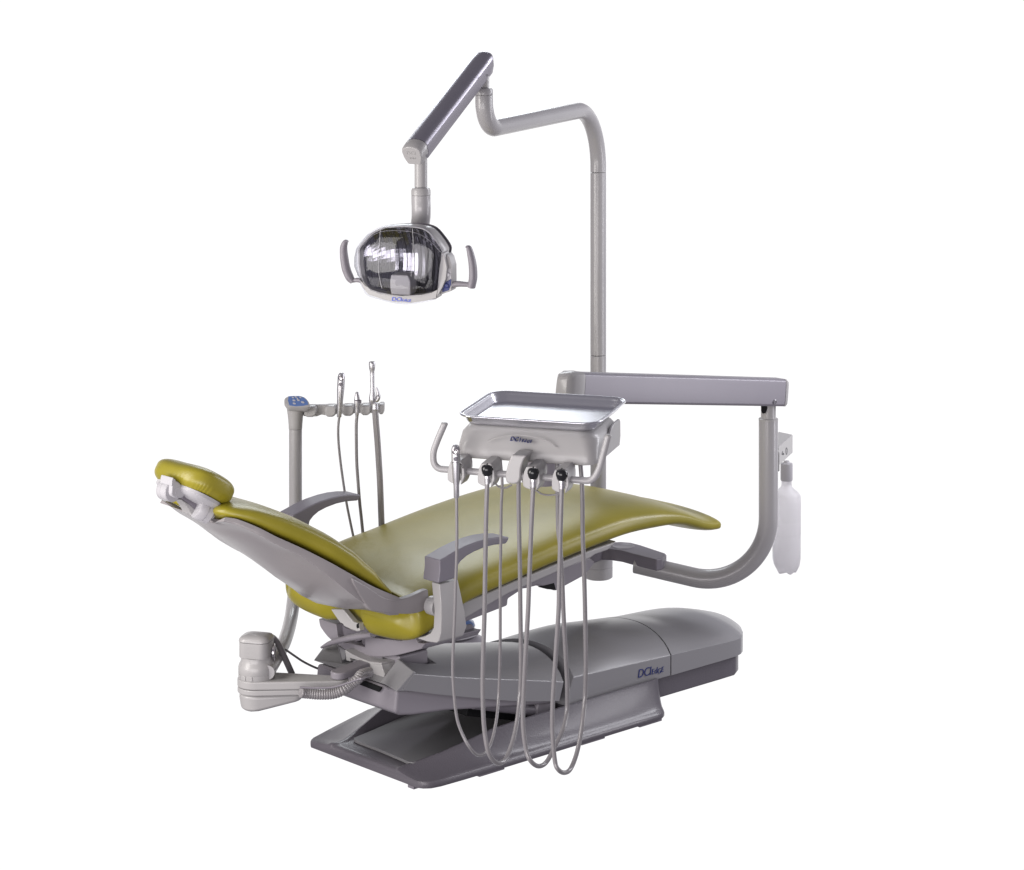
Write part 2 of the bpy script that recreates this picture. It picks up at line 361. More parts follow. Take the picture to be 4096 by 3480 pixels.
# dark lift mechanism between the cover and the base
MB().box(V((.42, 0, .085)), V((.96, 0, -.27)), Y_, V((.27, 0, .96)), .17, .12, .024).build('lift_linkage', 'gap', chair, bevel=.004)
for y in (-.15, .15):
    MB().sweep([V((.25, y, .15)), V((.52, y, .07))], .016).build('lift_link', 'dark', chair)
MB().lathe(V((.5, -.17, .085)), Y_, [(.0, 0), (.03, 0), (.034, .004), (.034, .02), (0, .02)]).build('lift_pivot', 'mauve', chair)
MB().lathe(V((.42, -.165, .11)), Y_, [(.0, 0), (.02, 0), (.022, .004), (.022, .02), (0, .02)]).build('lift_pivot', 'dark', chair)

# ---- large base cover in two sections with a seam
def zE(x): return .165 - (x - .56) * .037
HWT = [(1.12, .2), (1.22, .2), (1.262, .198), (1.285, .192), (1.31, .178), (1.345, .148), (1.385, .105), (1.414, .055), (1.424, .02)]
def interp_hw(x):
    for (a, p), (b, q) in zip(HWT, HWT[1:]):
        if x <= b: return p + (q - p) * (x - a) / (b - a)
    return .02
def hw_end(x):
    if x < 1.12: return .2
    return interp_hw(x)
def cover_rings(x0, x1, n, xe=None):
    R = []
    for i in range(n + 1):
        x = x0 + (x1 - x0) * i / n; hw = max(.012, hw_end(x)); R.append(crown_ring(x, hw, .0905, zE(x) , .046 * (hw / .2) ** .8 + .030 * max(0, min(1, (1.08 - x) / .4)) * max(.15, min(1, (x - .56) / .2)) - max(0, x - 1.3) * .03, n=18))
    for r in R:
        for p in r: p.x += .045 * (1 - (min(.2, abs(p.y)) / .2) ** 2) * max(0, min(1, (1.1 - p.x) / .2 + .5))
    return R
r0 = cover_rings(.578, .972, 12)
for p in (r0[0][0], r0[0][-1]): p.x -= .03
MB().loft(r0).build('base_cover', 'cover', chair, smooth=30, bevel=.0022)
MB().loft(cover_rings(.9755, 1.28, 12)[:-1] + cover_rings(1.28, 1.424, 22)).build('base_cover', 'cover', chair, smooth=30, bevel=.0022, label='rounded rear section of the base cover')
MB().loft([[V((x, -hw, .03)), V((x, -hw, .092)), V((x, hw, .092)), V((x, hw, .03))] for x, hw in ((.56, .19), (1.2, .19), (1.262, .189), (1.305, .165), (1.345, .12), (1.37, .08))]).build('base_housing', 'cast', chair, bevel=.006, smooth=30)
lp = onY('d2', 1215, 712, -.2006); lr = onY('d2', 1390, 668, -.2006) - lp; up = onY('d2', 1222, 650, -.2006) - lp
lettering('logo_lettering', lp, lr, up, lr.length, up.length * .97, 'ink', chair, thin=.008)

# ---- swivel housing with link window
HX = -.03
def hx(*pts): return [onX('e1', x, y, HX) for x, y in pts]
MB().prism(hx((600, 690), (700, 752), (860, 832), (1048, 905), (1272, 930), (1272, 962), (1045, 955), (1036, 944), (690, 838), (700, 905), (625, 885)), X_ * .11).build('swivel_housing', 'light', chair, bevel=.003)
MB().prism(hx((1046, 950), (1272, 958), (1290, 1030), (1328, 1142), (1268, 1390), (940, 1258), (955, 1200), (1100, 1228), (1076, 1190)), X_ * .11).build('swivel_housing', 'light', chair, bevel=.003)
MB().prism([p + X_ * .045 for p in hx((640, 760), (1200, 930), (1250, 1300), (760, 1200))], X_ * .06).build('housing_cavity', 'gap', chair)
MB().lathe(V((.09, 0, .282)), Z_, [(.0, 0), (.085, 0), (.09, .004), (.09, .03), (0, .03)], n=48).build('turntable', 'mauve', chair)
# ---- seat yoke
YX = 0.0
def yx(*pts): return [onX('e1', x, y, YX) for x, y in pts]
outer = spline(yx((110, 112), (128, 220), (165, 305), (320, 492), (600, 690), (780, 755), (960, 795), (1200, 820), (1500, 800), (1760, 742), (2010, 672)), 4)
inner = yx((2076, 570), (1945, 556), (1890, 462), (1620, 520), (1300, 485), (960, 434), (962, 640), (700, 560), (560, 560), (462, 440), (430, 215))
MB().prism(outer + inner, X_ * .2).build('seat_yoke', 'mauve', chair, bevel=.003, smooth=35)
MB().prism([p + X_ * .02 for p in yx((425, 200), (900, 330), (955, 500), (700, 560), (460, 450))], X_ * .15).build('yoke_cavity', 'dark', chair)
MB().box(V((.065, -.02, .285)), X_, Y_, Z_, .05, .10, .03).build('turntable', 'mauve', chair, bevel=.006)
# brake lever
lv, lr_ = spline([onX('e1', x, y, -.03) for x, y in ((170, 642), (330, 565), (560, 500), (800, 450), (960, 420), (1120, 400))], 6, vals=[.0045, .009, .011, .012, .012, .012])
MB().sweep(lv, lr_, n=16, flat=.75).build('brake_lever', 'mauve', chair)
# ---- seat underframe
def y_(c, Y, *pts): return [onY(c, a, b, Y) for a, b in pts]
MB().prism(y_('d3', -.272, (380, 668), (560, 596), (760, 508), (1000, 408), (1240, 312), (1390, 262), (1330, 320), (1250, 348), (1215, 372), (1000, 462), (690, 600), (396, 770)), Y_ * .54).build('seat_frame', 'light', chair, bevel=.005)
MB().prism(y_('d3', -.205, (410, 785), (690, 676), (694, 632), (790, 568), (810, 566), (880, 548), (1000, 582), (1184, 482), (1250, 400), (1215, 365), (1000, 440), (690, 580), (400, 720)), Y_ * .40).build('seat_underbody', 'mauve', chair, bevel=.006)
MB().prism(y_('d3', -.2065, (884, 556), (985, 531), (996, 574), (940, 570)), Y_ * .004).build('underbody_recess', 'gap', chair)
MB().lathe(V((.1, 0, .3)), Z_, [(.09, 0), (.09, .15)], n=32).build('seat_column', 'dark', chair)

# ---- cushions
def cushion(name, stations, ex=3.0, n=56, crown=0, mat='olive', rnd=(.05, .05), per=6, deform=None, label=None):
    # station: (centre of the underside, normal, half width, thickness); ends rounded off
    P, = [spline([s[0] for s in stations], per)]
    _, w = spline([s[0] for s in stations], per, vals=[s[2] for s in stations]); _, t = spline([s[0] for s in stations], per, vals=[s[3] for s in stations])
    # resample by arc length
    A = [0]
    for a, b in zip(P, P[1:]): A.append(A[-1] + (b - a).length)
    L = A[-1]; NS = 46; S = []
    for i in range(NS + 1):
        u = i / NS; S.append(L * (.5 - .5 * math.cos(math.pi * u)))
    rings = []
    def at(s):
        for i in range(len(A) - 1):
            if s <= A[i + 1] + 1e-9:
                k = (s - A[i]) / (A[i + 1] - A[i]); return P[i].lerp(P[i + 1], k), w[i] * (1 - k) + w[i + 1] * k, t[i] * (1 - k) + t[i + 1] * k
        return P[-1], w[-1], t[-1]
    for s in S:
        p, hw, th = at(s); e = .004
        T_ = (at(min(L, s + e))[0] - at(max(0, s - e))[0]).normalized(); N = T_.cross(Y_) if T_.x < 0 else Y_.cross(T_) * -1
        N = Y_.cross(T_); N = -N if N.z < 0 else N
        f = 1
        if s < rnd[0]: f = math.sqrt(max(0, 1 - (1 - s / rnd[0]) ** 2))
        if L - s < rnd[1]: f = min(f, math.sqrt(max(0, 1 - (1 - (L - s) / rnd[1]) ** 2)))
        fw = 1 - (1 - f) * min(1, .055 / hw * 1.0) ; ft = max(.04, f)
        ring = []
        for a, b in super_ring(n, ex, hw * fw, th / 2 * ft):
            q = p + Y_ * a + N * (th / 2 + b + crown * (1 - (a / hw) ** 2) * ft * (1 if b > 0 else 0)); ring.append(q)
        rings.append(ring)
    if deform:
        for i, r in enumerate(rings):
            for k, q in enumerate(r): r[k] = deform(q, S[i] / L)
    return MB().loft(rings).build(name, mat, chair, smooth=180, label=label)
# seat and leg cushion: (x, top, bottom, half width)
seat = [(-.09, .498, .384, .262), (-.05, .512, .380, .28), (.0, .522, .396, .288), (.1, .540, .450, .292), (.26, .562, .482, .295), (.43, .588, .508, .295), (.58, .606, .526, .293), (.72, .616, .538, .288),
        (.85, .605, .537, .280), (.95, .581, .530, .270), (1.04, .548, .502, .262), (1.09, .533, .490, .255), (1.13, .528, .485, .246), (1.155, .517, .480, .232)]
def seat_def(q, s):
    if q.x < .0: q = q + X_ * .10 * math.exp(-(q.y / .038) ** 2) * min(1, -q.x / .05)
    if q.x < .03 and q.z < .455: q = q + Z_ * .05 * math.exp(-(q.y / .036) ** 2) * min(1, (.03 - q.x) / .05)
    return q
cushion('seat_cushion', [(V((x, 0, zb)), None, w, zt - zb) for x, zt, zb, w in seat], ex=3.4, crown=.012, rnd=(.045, .017), deform=seat_def)
# backrest baseline (shell rim) and frame
bl = [onY('c6', 1870, 1112, -.285), onY('c6', 1700, 1040, -.285), onY('c6', 1550, 957, -.280), onY('c6', 1400, 872, -.262), onY('c6', 1200, 770, -.232), onY('c6', 1000, 680, -.205), onY('c6', 880, 618, -.187), onY('c6', 770, 572, -.166), onY('c6', 700, 548, -.151), onY('c6', 625, 538, -.136)]
bw = [.285, .285, .280, .262, .232, .205, .187, .166, .151, .136]
bl = [V((p.x, 0, p.z)) for p in bl]
BE = (bl[-2] - bl[0]).normalized(); BN = V((-BE.z, 0, BE.x)); BN = -BN if BN.z < 0 else BN
bt = [.018, .066, .082, .086, .084, .078, .066, .052, .042, .038]
def notch(q, s, amt=.055, wid=.085):
    k = max(0, (s - .72) / .28); return q - BE * amt * (k ** 1.3) * math.exp(-(q.y / wid) ** 4)
cushion('backrest_cushion', [(p + BN * -.004, None, w - .006, t) for p, w, t in zip(bl, bw, bt)], ex=2.7, crown=.0, rnd=(.02, .03), deform=lambda q, s: notch(q, s, .035, .07))
# shell
bd = [.068, .062, .054, .046, .037, .028, .022, .017, .012, .008]
bh = [.044, .042, .034, .024, .012, .011, .010, .009, .008, .006]
def shell_ring(p, w, d, h):
    hf = [(w, .006), (w + .001, -.004), (w - .002, -h), (w * .74, -max(h + .003, d * .52)), (w * .64, -max(h + .005, d * .66)), (w * .3, -d * .93)]
    pts = [(-a, b) for a, b in hf] + [(0, -d)] + hf[::-1] + [(w * .5, -.004), (-w * .5, -.004)]
    out = []
    for a, b in pts:
        if a >= 0 and b < -.003:      # the underside rises towards the far rim along the measured outline
            for _ in range(6):
                q = p + Y_ * a + BN * b; r = q - CAM; v = r.dot(FWD); sx = 2048 + FOC * r.dot(RGT) / v; sy = HZ - FOC * r.z / v
                lim = 2015 + (sx - 677) * (2345 - 2015) / (1154 - 677)
                if sy > lim and sx < 1200: b = min(-.0035, b + (sy - lim) / 1440)
        out.append(p + Y_ * a + BN * b)
    return out
bp2, bw2 = spline(bl, 3, vals=bw); _, bd2 = spline(bl, 3, vals=bd); _, bh2 = spline(bl, 3, vals=bh)
rings = [shell_ring(p, w, d, h) for p, w, d, h in zip(bp2, bw2, bd2, bh2)]
pre = shell_ring(bl[0] - BE * .03, .283, .06, .032)
rings = [pre] + rings
N_ = len(rings)
for i, r in enumerate(rings):
    for k, q in enumerate(r): r[k] = notch(q, i / (N_ - 1))
MB().loft(rings).build('backrest_shell', 'shell', chair, smooth=55, bevel=.002, label='mauve grey moulded shell behind the backrest')
# curved side wings carrying the back to the armrest pivots
for sg in (-1, 1):
    top = [onY('c6', x, y, -.292) for x, y in ((1560, 962), (1640, 1006), (1720, 1056), (1760, 1086), (1800, 1105), (1870, 1120), (1930, 1112), (2000, 1090), (2076, 1055), (2110, 1045))]
    bot = [onY('c6', x, y, -.292) for x, y in ((2120, 1165), (2076, 1200), (2000, 1222), (1900, 1222), (1800, 1214), (1740, 1206), (1690, 1190), (1630, 1110), (1570, 1000))]
    poly = spline(top, 4) + spline(bot, 4); poly = [V((p.x, sg * (.2865 if sg < 0 else .262), p.z)) for p in poly]
    if sg > 0: poly = [p for p in poly if p.x > -.07]
    MB().prism(poly, Y_ * (.02 * -sg)).build('side_wing', 'shell', chair, bevel=.004, smooth=40)
    pc = onY('c7', 1912, 395, -.30); MB().lathe(V((pc.x, sg * .325, pc.z)), Y_ * -sg, [(.0, 0), (.022, 0), (.024, .003), (.024, .03), (0, .03)]).build('pivot_boss', 'light', chair)
# bracket under the shell
MB().prism([onX('e1', x, y, -.085) for x, y in ((330, -60), (460, 130), (530, 220), (570, 255), (815, 352), (870, 345), (850, 200), (750, 170), (560, -60))], X_ * .018).build('hinge_bracket', 'light', chair, bevel=.003)
MB().prism([onX('e1', x, y, -.0865) for x, y in ((520, 186), (562, 205), (575, 240), (690, 300), (760, 330), (610, 290), (560, 250))], X_ * .004).build('hinge_plate', 'steel', chair)
MB().prism([onX('e1', x, y, -.0865) for x, y in ((815, 215), (838, 200), (850, 285), (820, 295), (808, 250))], X_ * .004).build('hinge_slot', 'gap', chair)

# ---- armrests
post_prof = [('d3', x, y) for x, y in ((200, 522), (252, 537), (262, 650), (264, 760), (260, 850), (246, 905), (232, 914), (170, 906), (105, 884), (160, 868), (195, 848), (212, 815), (217, 700), (207, 600))]
PX = -.052
P0 = [onX(c, x, y, PX) for c, x, y in post_prof]
pad_poly = [onY('d1', x, y, -.362) for x, y in ((150, 1240), (210, 1205), (300, 1150), (420, 1090), (540, 1045), (640, 1018), (740, 1004), (852, 1004), (842, 1036), (820, 1072), (700, 1084), (600, 1110), (500, 1152), (420, 1198), (366, 1248), (328, 1300), (305, 1420), (135, 1472), (152, 1340))]
for sg in (-1, 1):
    ztop = max(p.z for p in P0); zbot = min(p.z for p in P0)
    def far(p): k = (p.z - zbot) / (ztop - zbot); return p + X_ * (.098 - .034 * max(0, min(1, k * 1.1)) + (-.01 if p.z < zbot + .02 else 0))
    A_ = P0; B_ = [far(p) for p in P0]
    zc = .458 if sg > 0 else 0   # the far post passes behind the shell
    A_ = [V((p.x, -sg * p.y, max(p.z, zc + .002 * i))) for i, p in enumerate(A_)]; B_ = [V((p.x, -sg * p.y, max(p.z, zc + .002 * i))) for i, p in enumerate(B_)]
    arm = root('armrest', '', '', (0, 0, 0)); del arm['label']; del arm['category']; arm.parent = chair
    MB().loft([A_, B_]).build('armrest_post', 'light', arm, bevel=.0035, smooth=35)
    MB().prism([V((p.x + (.042 if sg > 0 else 0), -sg * p.y, p.z)) for p in pad_poly], Y_ * (.062 * -sg)).build('arm_pad', 'arm', arm, bevel=.004, segs=4, smooth=40)
    if sg == -1: pass

# ---- headrest
head = root('headrest', '', '', (0, 0, 0)); del head['label']; del head['category']; head.parent = chair
hc = onY('d5', 1035, 690, 0); ha = math.radians(31)
HE = V((-math.cos(ha), 0, math.sin(ha))); HN = V((math.sin(ha), 0, math.cos(ha)))
rings = []; K = 26
for i in range(K + 1):
    t = -1 + 2 * i / K; t = math.sin(t * math.pi / 2); h = (1 - abs(t) ** 2.4) ** (1 / 2.4) if abs(t) < 1 else 0
    ring = []
    for k in range(220):
        an = 2 * math.pi * k / 220; c, s = math.cos(an), math.sin(an); r = max(h, .02)
        a = .112 * r * math.copysign(abs(c) ** .72, c); b = .082 * r * math.copysign(abs(s) ** .72, s)
        wr = .0010 * math.sin(an * 44 + 2 * math.sin(an * 7)) * max(0, -t) ** 1.5 * (1 - abs(t)) * 3.2 * (1 + .5 * math.sin(an * 5))
        z = t * .038 + (.012 * (a / .112) ** 2 if t > 0 else 0)
        ring.append(hc + Y_ * a * (1 + wr * 8) + HE * b * (1 + wr * 8) + HN * z)
    rings.append(ring)
MB().loft(rings).build('head_cushion', 'olive', head, smooth=180)
def hp(a, b, n): return hc + Y_ * a + HE * b + HN * n
MB().loft([[hp(.098 * f * math.copysign(abs(math.cos(t)) ** .75, math.cos(t)), .066 * f * math.copysign(abs(math.sin(t)) ** .75, math.sin(t)), n) for t in [2 * math.pi * k / 40 for k in range(40)]] for f, n in ((1, -.026), (1, -.034), (.9, -.041), (.55, -.048))]).build('head_plate', 'white', head, smooth=40)
def y5(Y, *pts): return [onY('d5', x, y, Y) for x, y in pts]
MB().prism(y5(-.045, (700, 650), (760, 680), (940, 860), (800, 985), (720, 990), (650, 950), (625, 900), (635, 780), (650, 690)), Y_ * .016).build('head_bracket', 'white', head, bevel=.004)
MB().prism(y5(-.045, (655, 600), (712, 645), (690, 700), (645, 762), (628, 750), (636, 660)), Y_ * .05).build('head_bracket', 'white', head, bevel=.003)
cb = onY('d5', 668, 862, -.03); MB().lathe(cb, Y_, [(.0, 0), (.024, 0), (.026, .002), (.026, .022), (.0253, .0224), (.0253, .0232), (.026, .0236), (.026, .039), (.023, .043), (0, .043)]).build('head_pivot', 'white', head)
cb = onY('d5', 785, 872, -.0452); MB().lathe(cb, -Y_, [(0, 0), (.0145, 0), (.0145, .0006), (.0135, .0009), (.0135, .0004), (0, .0004)]).build('pivot_button', 'white', head)
MB().prism(y5(-.04, (835, 905), (905, 880), (1010, 975), (1140, 1060), (1200, 1090), (1140, 1190), (1060, 1180), (960, 1090), (880, 1030), (815, 995)), Y_ * .04).build('head_arm', 'dark', head, bevel=.003)
MB().prism(y5(-.036, (815, 1000), (960, 1095), (1075, 1195), (1190, 1330), (1150, 1340), (990, 1280), (940, 1180), (860, 1070), (780, 1010)), Y_ * .036).build('head_arm', 'light', head, bevel=.003)
kc = onY('d5', 1300, 1245, -.052); ax = (BE * -1 + Y_ * -.25).normalized()
MB().lathe(kc - ax * .034, ax, [(.0, 0), (.026, 0), (.0285, .004), (.0285, .022), (.026, .0225), (.026, .025), (.028, .026), (.028, .038), (.025, .041), (.012, .0412), (.012, .05), (0, .05)]).build('knuckle', 'white', head)
MB().prism(y5(-.045, (1300, 1220), (1390, 1215), (1470, 1290), (1530, 1400), (1380, 1330), (1310, 1265)), Y_ * .012).build('slide_bar', 'steel', head, bevel=.001)
# ================================================================== LIGHT POST AND OPERATING LIGHT
VP = 7.37
post = root('light_post', 'tall grey bent tube post rising behind the toe end of the chair', 'light post', onV('s', 2393, 2300, VP))
pr = .0247
bot_ = onV('s', 2393, 2285, VP)
def vline(z0, z1, base, r, name, mat, par, n=32): return MB().lathe(V((base.x, base.y, z0)), Z_, [(0, 0), (r - .001, 0), (r, .001), (r, z1 - z0 - .001), (r - .001, z1 - z0), (0, z1 - z0)], n=n).build(name, mat, par)
zj1 = onV('s', 2393, 1420, VP).z; zj2 = onV('s', 2393, 688, VP).z
vline(bot_.z, zj1 - .0008, bot_, pr, 'lower_tube', 'paint', post); vline(zj1 + .0008, zj2 - .0008, bot_, pr, 'middle_tube', 'paint', post)
V0 = 6.5
p3 = [V((bot_.x, bot_.y, zj2 + .0008)), onV('c1', 1855, 575, VP), onV('c1', 905, 765, V0), onV('c1', 880, 480, V0)]
p3[1] = V((bot_.x, bot_.y, p3[1].z)); p3[3] = V((p3[2].x, p3[2].y, p3[3].z))
pp = fillet(p3, [.185, .08], 24)
MB().sweep(pp, pr, n=32).build('bent_tube', 'paint', post)
e = p3[3]
MB().lathe(V((e.x, e.y, e.z + .0008)), Z_, [(0, 0), (.024, 0), (.0247, .001), (.0247, .014), (.021, .019), (0, .019)]).build('tube_collar', 'paint', post)
MB().lathe(bot_ - Z_ * .02, Z_, [(0, 0), (.04, 0), (.045, .004), (.045, .034), (.043, .035), (.043, .037), (.045, .038), (.045, .10), (0, .10)], n=40).build('post_mount', 'paint', post)

MB().sweep(spline([V((bot_.x, bot_.y, .36)), V((1.05, .24, .38)), V((.90, .15, .43)), V((.78, .08, .46))], 6), .028, n=20).build('mount_arm', 'mauve', post)
lamp = root('operating_light', 'grey operating light with clear shield and two side handles, hanging from the bent post', 'operating light', e)
stem_t = V((e.x, e.y, e.z + .02))
MB().sweep([stem_t, stem_t + Z_ * .05], .0145).build('stem', 'light', lamp)
# spring arm
def cc(x, y, v): return onV('c1', x, y, v)
ends = [cc(868, 235, 6.5), cc(352, 905, 6.2)]
d = (ends[1] - ends[0]).normalized(); lat = d.cross(Z_).normalized(); lat = lat if lat.dot(RGT) > 0 else -lat; nr = lat.cross(d); nr = nr if nr.z > 0 else -nr
def arm_ring(c, s=1, tilt=None):
    pts = [(-.031, .006), (-.029, .013), (-.023, .0195), (-.012, .0235), (0, .025), (.012, .0235), (.023, .0195), (.029, .013), (.031, .006), (.0295, -.014), (.022, -.034), (.018, -.036), (-.018, -.036), (-.022, -.034), (-.0295, -.014)]
    return [c + lat * a * s + (nr * b * s if tilt is None else nr * b * s + d * (b * tilt)) for a, b in pts]
a0 = ends[0] - d * .026; a1 = ends[1]
up_ = [arm_ring(a0 - d * .012, .8, -.2), arm_ring(a0 - d * .004, .95, -.2), arm_ring(a0, 1, -.2), arm_ring(a0 + d * .03), arm_ring(a1)]
def part_ring(r, idx): return [r[k] for k in idx]
MB().loft([part_ring(r, range(0, 9)) for r in up_]).build('spring_arm_cover', 'gun', lamp, smooth=50)
MB().loft([[p - nr * .0006 for p in part_ring(r, [0, 8, 9, 10, 11, 12, 13, 14])] for r in up_]).build('spring_arm', 'armpaint', lamp, smooth=35)
capr = [arm_ring(a1 + d * .001), arm_ring(a1 + d * .014), arm_ring(a1 + d * .03, .96, .0), arm_ring(a1 + d * .036, .86, .0)]
for k in range(15):
    pass
MB().loft(capr).build('arm_end_cap', 'light', lamp, smooth=35, bevel=.002)
for q in ((1930 - 1500) * 0 + 1,):
    s1 = cc(931, 314, 6.44); MB().lathe(s1, (s1 * -1 + CAM), [(0, 0), (.004, 0), (.004, .003), (0, .003)], n=12).build('screw', 'chrome', lamp)
    s1 = cc(433, 983, 6.14); MB().lathe(s1, (s1 * -1 + CAM), [(0, 0), (.005, 0), (.005, .003), (0, .003)], n=12).build('screw', 'chrome', lamp)
cf = a1 + d * .0362; cr2 = lat.normalized(); cu2 = nr
for body, dy, w_, h_ in (('DCI', .000, .026, .009), ('edge', -.014, .018, .006)):
    cu = bpy.data.curves.new('t', 'FONT'); cu.body = body; cu.size = 1; cu.extrude = 1; cu.align_x = 'CENTER'; ob = bpy.data.objects.new('t', cu); COL.objects.link(ob); dg = bpy.context.evaluated_depsgraph_get(); dg.update()
    me = bpy.data.meshes.new_from_object(ob.evaluated_get(dg)); wd = max(v.co.x for v in me.vertices) * 2
    mm = mesh('cap_lettering', [cf + cr2 * v.co.x * w_ / wd + cu2 * (v.co.y * h_ / .7 + dy) + d * v.co.z * .0006 for v in me.vertices], [list(p.vertices) for p in me.polygons], fix=False)
    link('cap_lettering', mm, 'light', lamp); bpy.data.objects.remove(ob); bpy.data.curves.remove(cu); bpy.data.meshes.remove(me)
kb = a1 + d * .012 - nr * .012
k_t = cc(381, 1010, 6.2); k_b = cc(381, 1250, 6.2)
MB().sweep([k_t, V((k_t.x, k_t.y, k_b.z))], .0168).build('drop_tube', 'light', lamp)
c0 = V((k_t.x, k_t.y, k_b.z))
MB().lathe(c0 - Z_ * .018, Z_, [(0, 0), (.0255, 0), (.0255, .012), (.022, .019), (.0168, .021), (0, .021)]).build('drop_collar', 'light', lamp)
npth = [c0 - Z_ * .0188, c0 - Z_ * .034, cc(383, 1425, 6.2), cc(381, 1500, 6.21), cc(368, 1590, 6.235), cc(350, 1680, 6.27)]
MB().sweep(spline(npth, 8), .0252).build('neck', 'paint', lamp)
# lamp head
yaw = math.radians(24); LP = onV('c2', 1010, 640, 6.12)
LN = (-FWD * math.cos(yaw) - RGT * math.sin(yaw) - Z_ * .10).normalized(); LR = Z_.cross(LN).normalized(); LR = LR if LR.dot(RGT) > 0 else -LR; LU = LN.cross(LR); LU = LU if LU.z > 0 else -LU
def lq(x, y, dep=0): 
    p = on_plane('c2', x, y, LP, LN); return p - LN * dep
def lsc(pts, s, dep, oy=0): return [LP + (p - LP) * s - LN * dep + LU * oy for p in pts]
OUT = [lq(*q) for q in ((750, 182), (950, 170), (1150, 178), (1300, 225), (1420, 355), (1500, 480), (1500, 560), (1478, 700), (1458, 900), (1425, 1095), (1280, 1130), (1100, 1158), (920, 1150), (740, 1110), (555, 1048), (490, 950), (445, 850), (412, 700), (408, 560), (414, 455), (500, 340), (600, 250))]
OUT = spline(OUT + [OUT[0]], 3)[:-1]
body = [lsc(OUT, .985, .004), lsc(OUT, 1.0, .010), lsc(OUT, 1.0, .03), lsc(OUT, .93, .055), lsc(OUT, .76, .078), lsc(OUT, .5, .09), lsc(OUT, .2, .095)]
inn = [lsc(OUT, .955, .004), lsc(OUT, .94, .02)]
mb = MB(); mb.loft(body, cap=False); mb.loft([body[0]] + inn, cap=False); n = len(OUT); mb.add([p for p in body[-1]], [list(range(n))])
mb.build('lamp_housing', 'light', lamp, smooth=40)
# reflector dish: vertical strips of small stepped facets
O2 = [((p - LP).dot(LR) * .97, (p - LP).dot(LU) * .97) for p in OUT]
def span(x):
    ys = []
    for (ax_, ay_), (bx_, by_) in zip(O2, O2[1:] + O2[:1]):
        if (ax_ - x) * (bx_ - x) < 0: ys.append(ay_ + (by_ - ay_) * (x - ax_) / (bx_ - ax_))
    return min(ys), max(ys)
xa = min(p[0] for p in O2) + .001; xb = max(p[0] for p in O2) - .001; NX, NY = 22, 17
ref = MB(); random.seed(5)
def rdep(x, y):
    u = (x - (xa + xb) / 2) / ((xb - xa) / 2); v = y / .062; return .012 + .052 * max(0, 1 - .75 * u * u - .35 * v * v)
for i in range(NX):
    x0 = xa + (xb - xa) * i / NX; x1 = xa + (xb - xa) * (i + 1) / NX; l0_, h0_ = span(x0 + 1e-5); l1_, h1_ = span(x1 - 1e-5); jx = .0020 * (1 if i % 2 else .3)
    for j in range(NY):
        t0, t1 = j / NY, (j + 1) / NY; e = .0006 + .0008 * random.random(); cs = [(x0, l0_ + (h0_ - l0_) * t0), (x1, l1_ + (h1_ - l1_) * t0), (x1, l1_ + (h1_ - l1_) * t1), (x0, l0_ + (h0_ - l0_) * t1)]
        ds = [rdep(*c) for c in cs]; ds[1] -= jx; ds[2] -= jx; ds[2] += e; ds[3] += e
        ref.add([LP + LR * c[0] + LU * c[1] - LN * d_ for c, d_ in zip(cs, ds)], [[0, 1, 2, 3]])
rm = mesh('reflector', ref.v, ref.f, fix=False); rf = link('reflector', rm, 'mirror', lamp, smooth=1)
for p in rf.data.polygons: p.use_smooth = False
MB().loft([lsc(OUT, .94, .068), lsc(OUT, .93, .07)]).build('reflector_backing', 'dark', lamp)
# chin, nose block, side panel, buttons
def lpoly(pts, dep, th, name, mat, bevel=.002, par=lamp): return MB().prism([lq(x, y, dep) for x, y in pts], -LN * th).build(name, mat, par, bevel=bevel, smooth=35)
lpoly(((440, 850), (490, 960), (560, 1045), (740, 1106), (900, 1143), (1100, 1152), (1280, 1126), (1420, 1092), (1452, 930), (1440, 985), (1370, 1020), (1230, 1048), (1100, 1056), (980, 1062), (850, 1046), (700, 1018), (600, 985), (520, 935)), -.002, .022, 'chin_band', 'light')
lpoly(((1482, 505), (1520, 520), (1560, 700), (1545, 850), (1500, 960), (1425, 1092), (1440, 960), (1468, 800)), -.001, .03, 'bezel', 'light')
lpoly(((850, 790), (1068, 800), (1095, 872), (1098, 950), (1098, 1058), (850, 1046), (836, 950), (836, 860)), -.004, .04, 'nose_block', 'light', .004)
def spl(x, y, f=0): return lq(x, y, .02) + LN * f
side = [(1530, 540), (1570, 590), (1598, 700), (1600, 900), (1590, 1015), (1450, 1062), (1468, 990), (1500, 860), (1518, 700)]
MB().prism([spl(x, y, .01) for x, y in side], -LN * .03).build('switch_panel', 'light', lamp, bevel=.002)
MB().prism([spl(x, y, .0115) for x, y in ((1538, 720), (1588, 722), (1594, 850), (1505, 900), (1522, 800))], -LN * .003).build('rocker_switch', 'white', lamp, bevel=.001)
MB().prism([spl(x, y, .0115) for x, y in ((1594, 858), (1590, 930), (1560, 1005), (1480, 1030), (1478, 1000), (1505, 908))], -LN * .003).build('rocker_switch', 'ink', lamp, bevel=.001)
for (x, y, mt) in ((1552, 800, 'white'), (1536, 945, 'ink')):
    MB().lathe(spl(x, y, .0115), LN, [(0, 0), (.007, 0), (.006, .003), (.003, .004), (0, .004)], n=16).build('switch_dimple', mt, lamp)
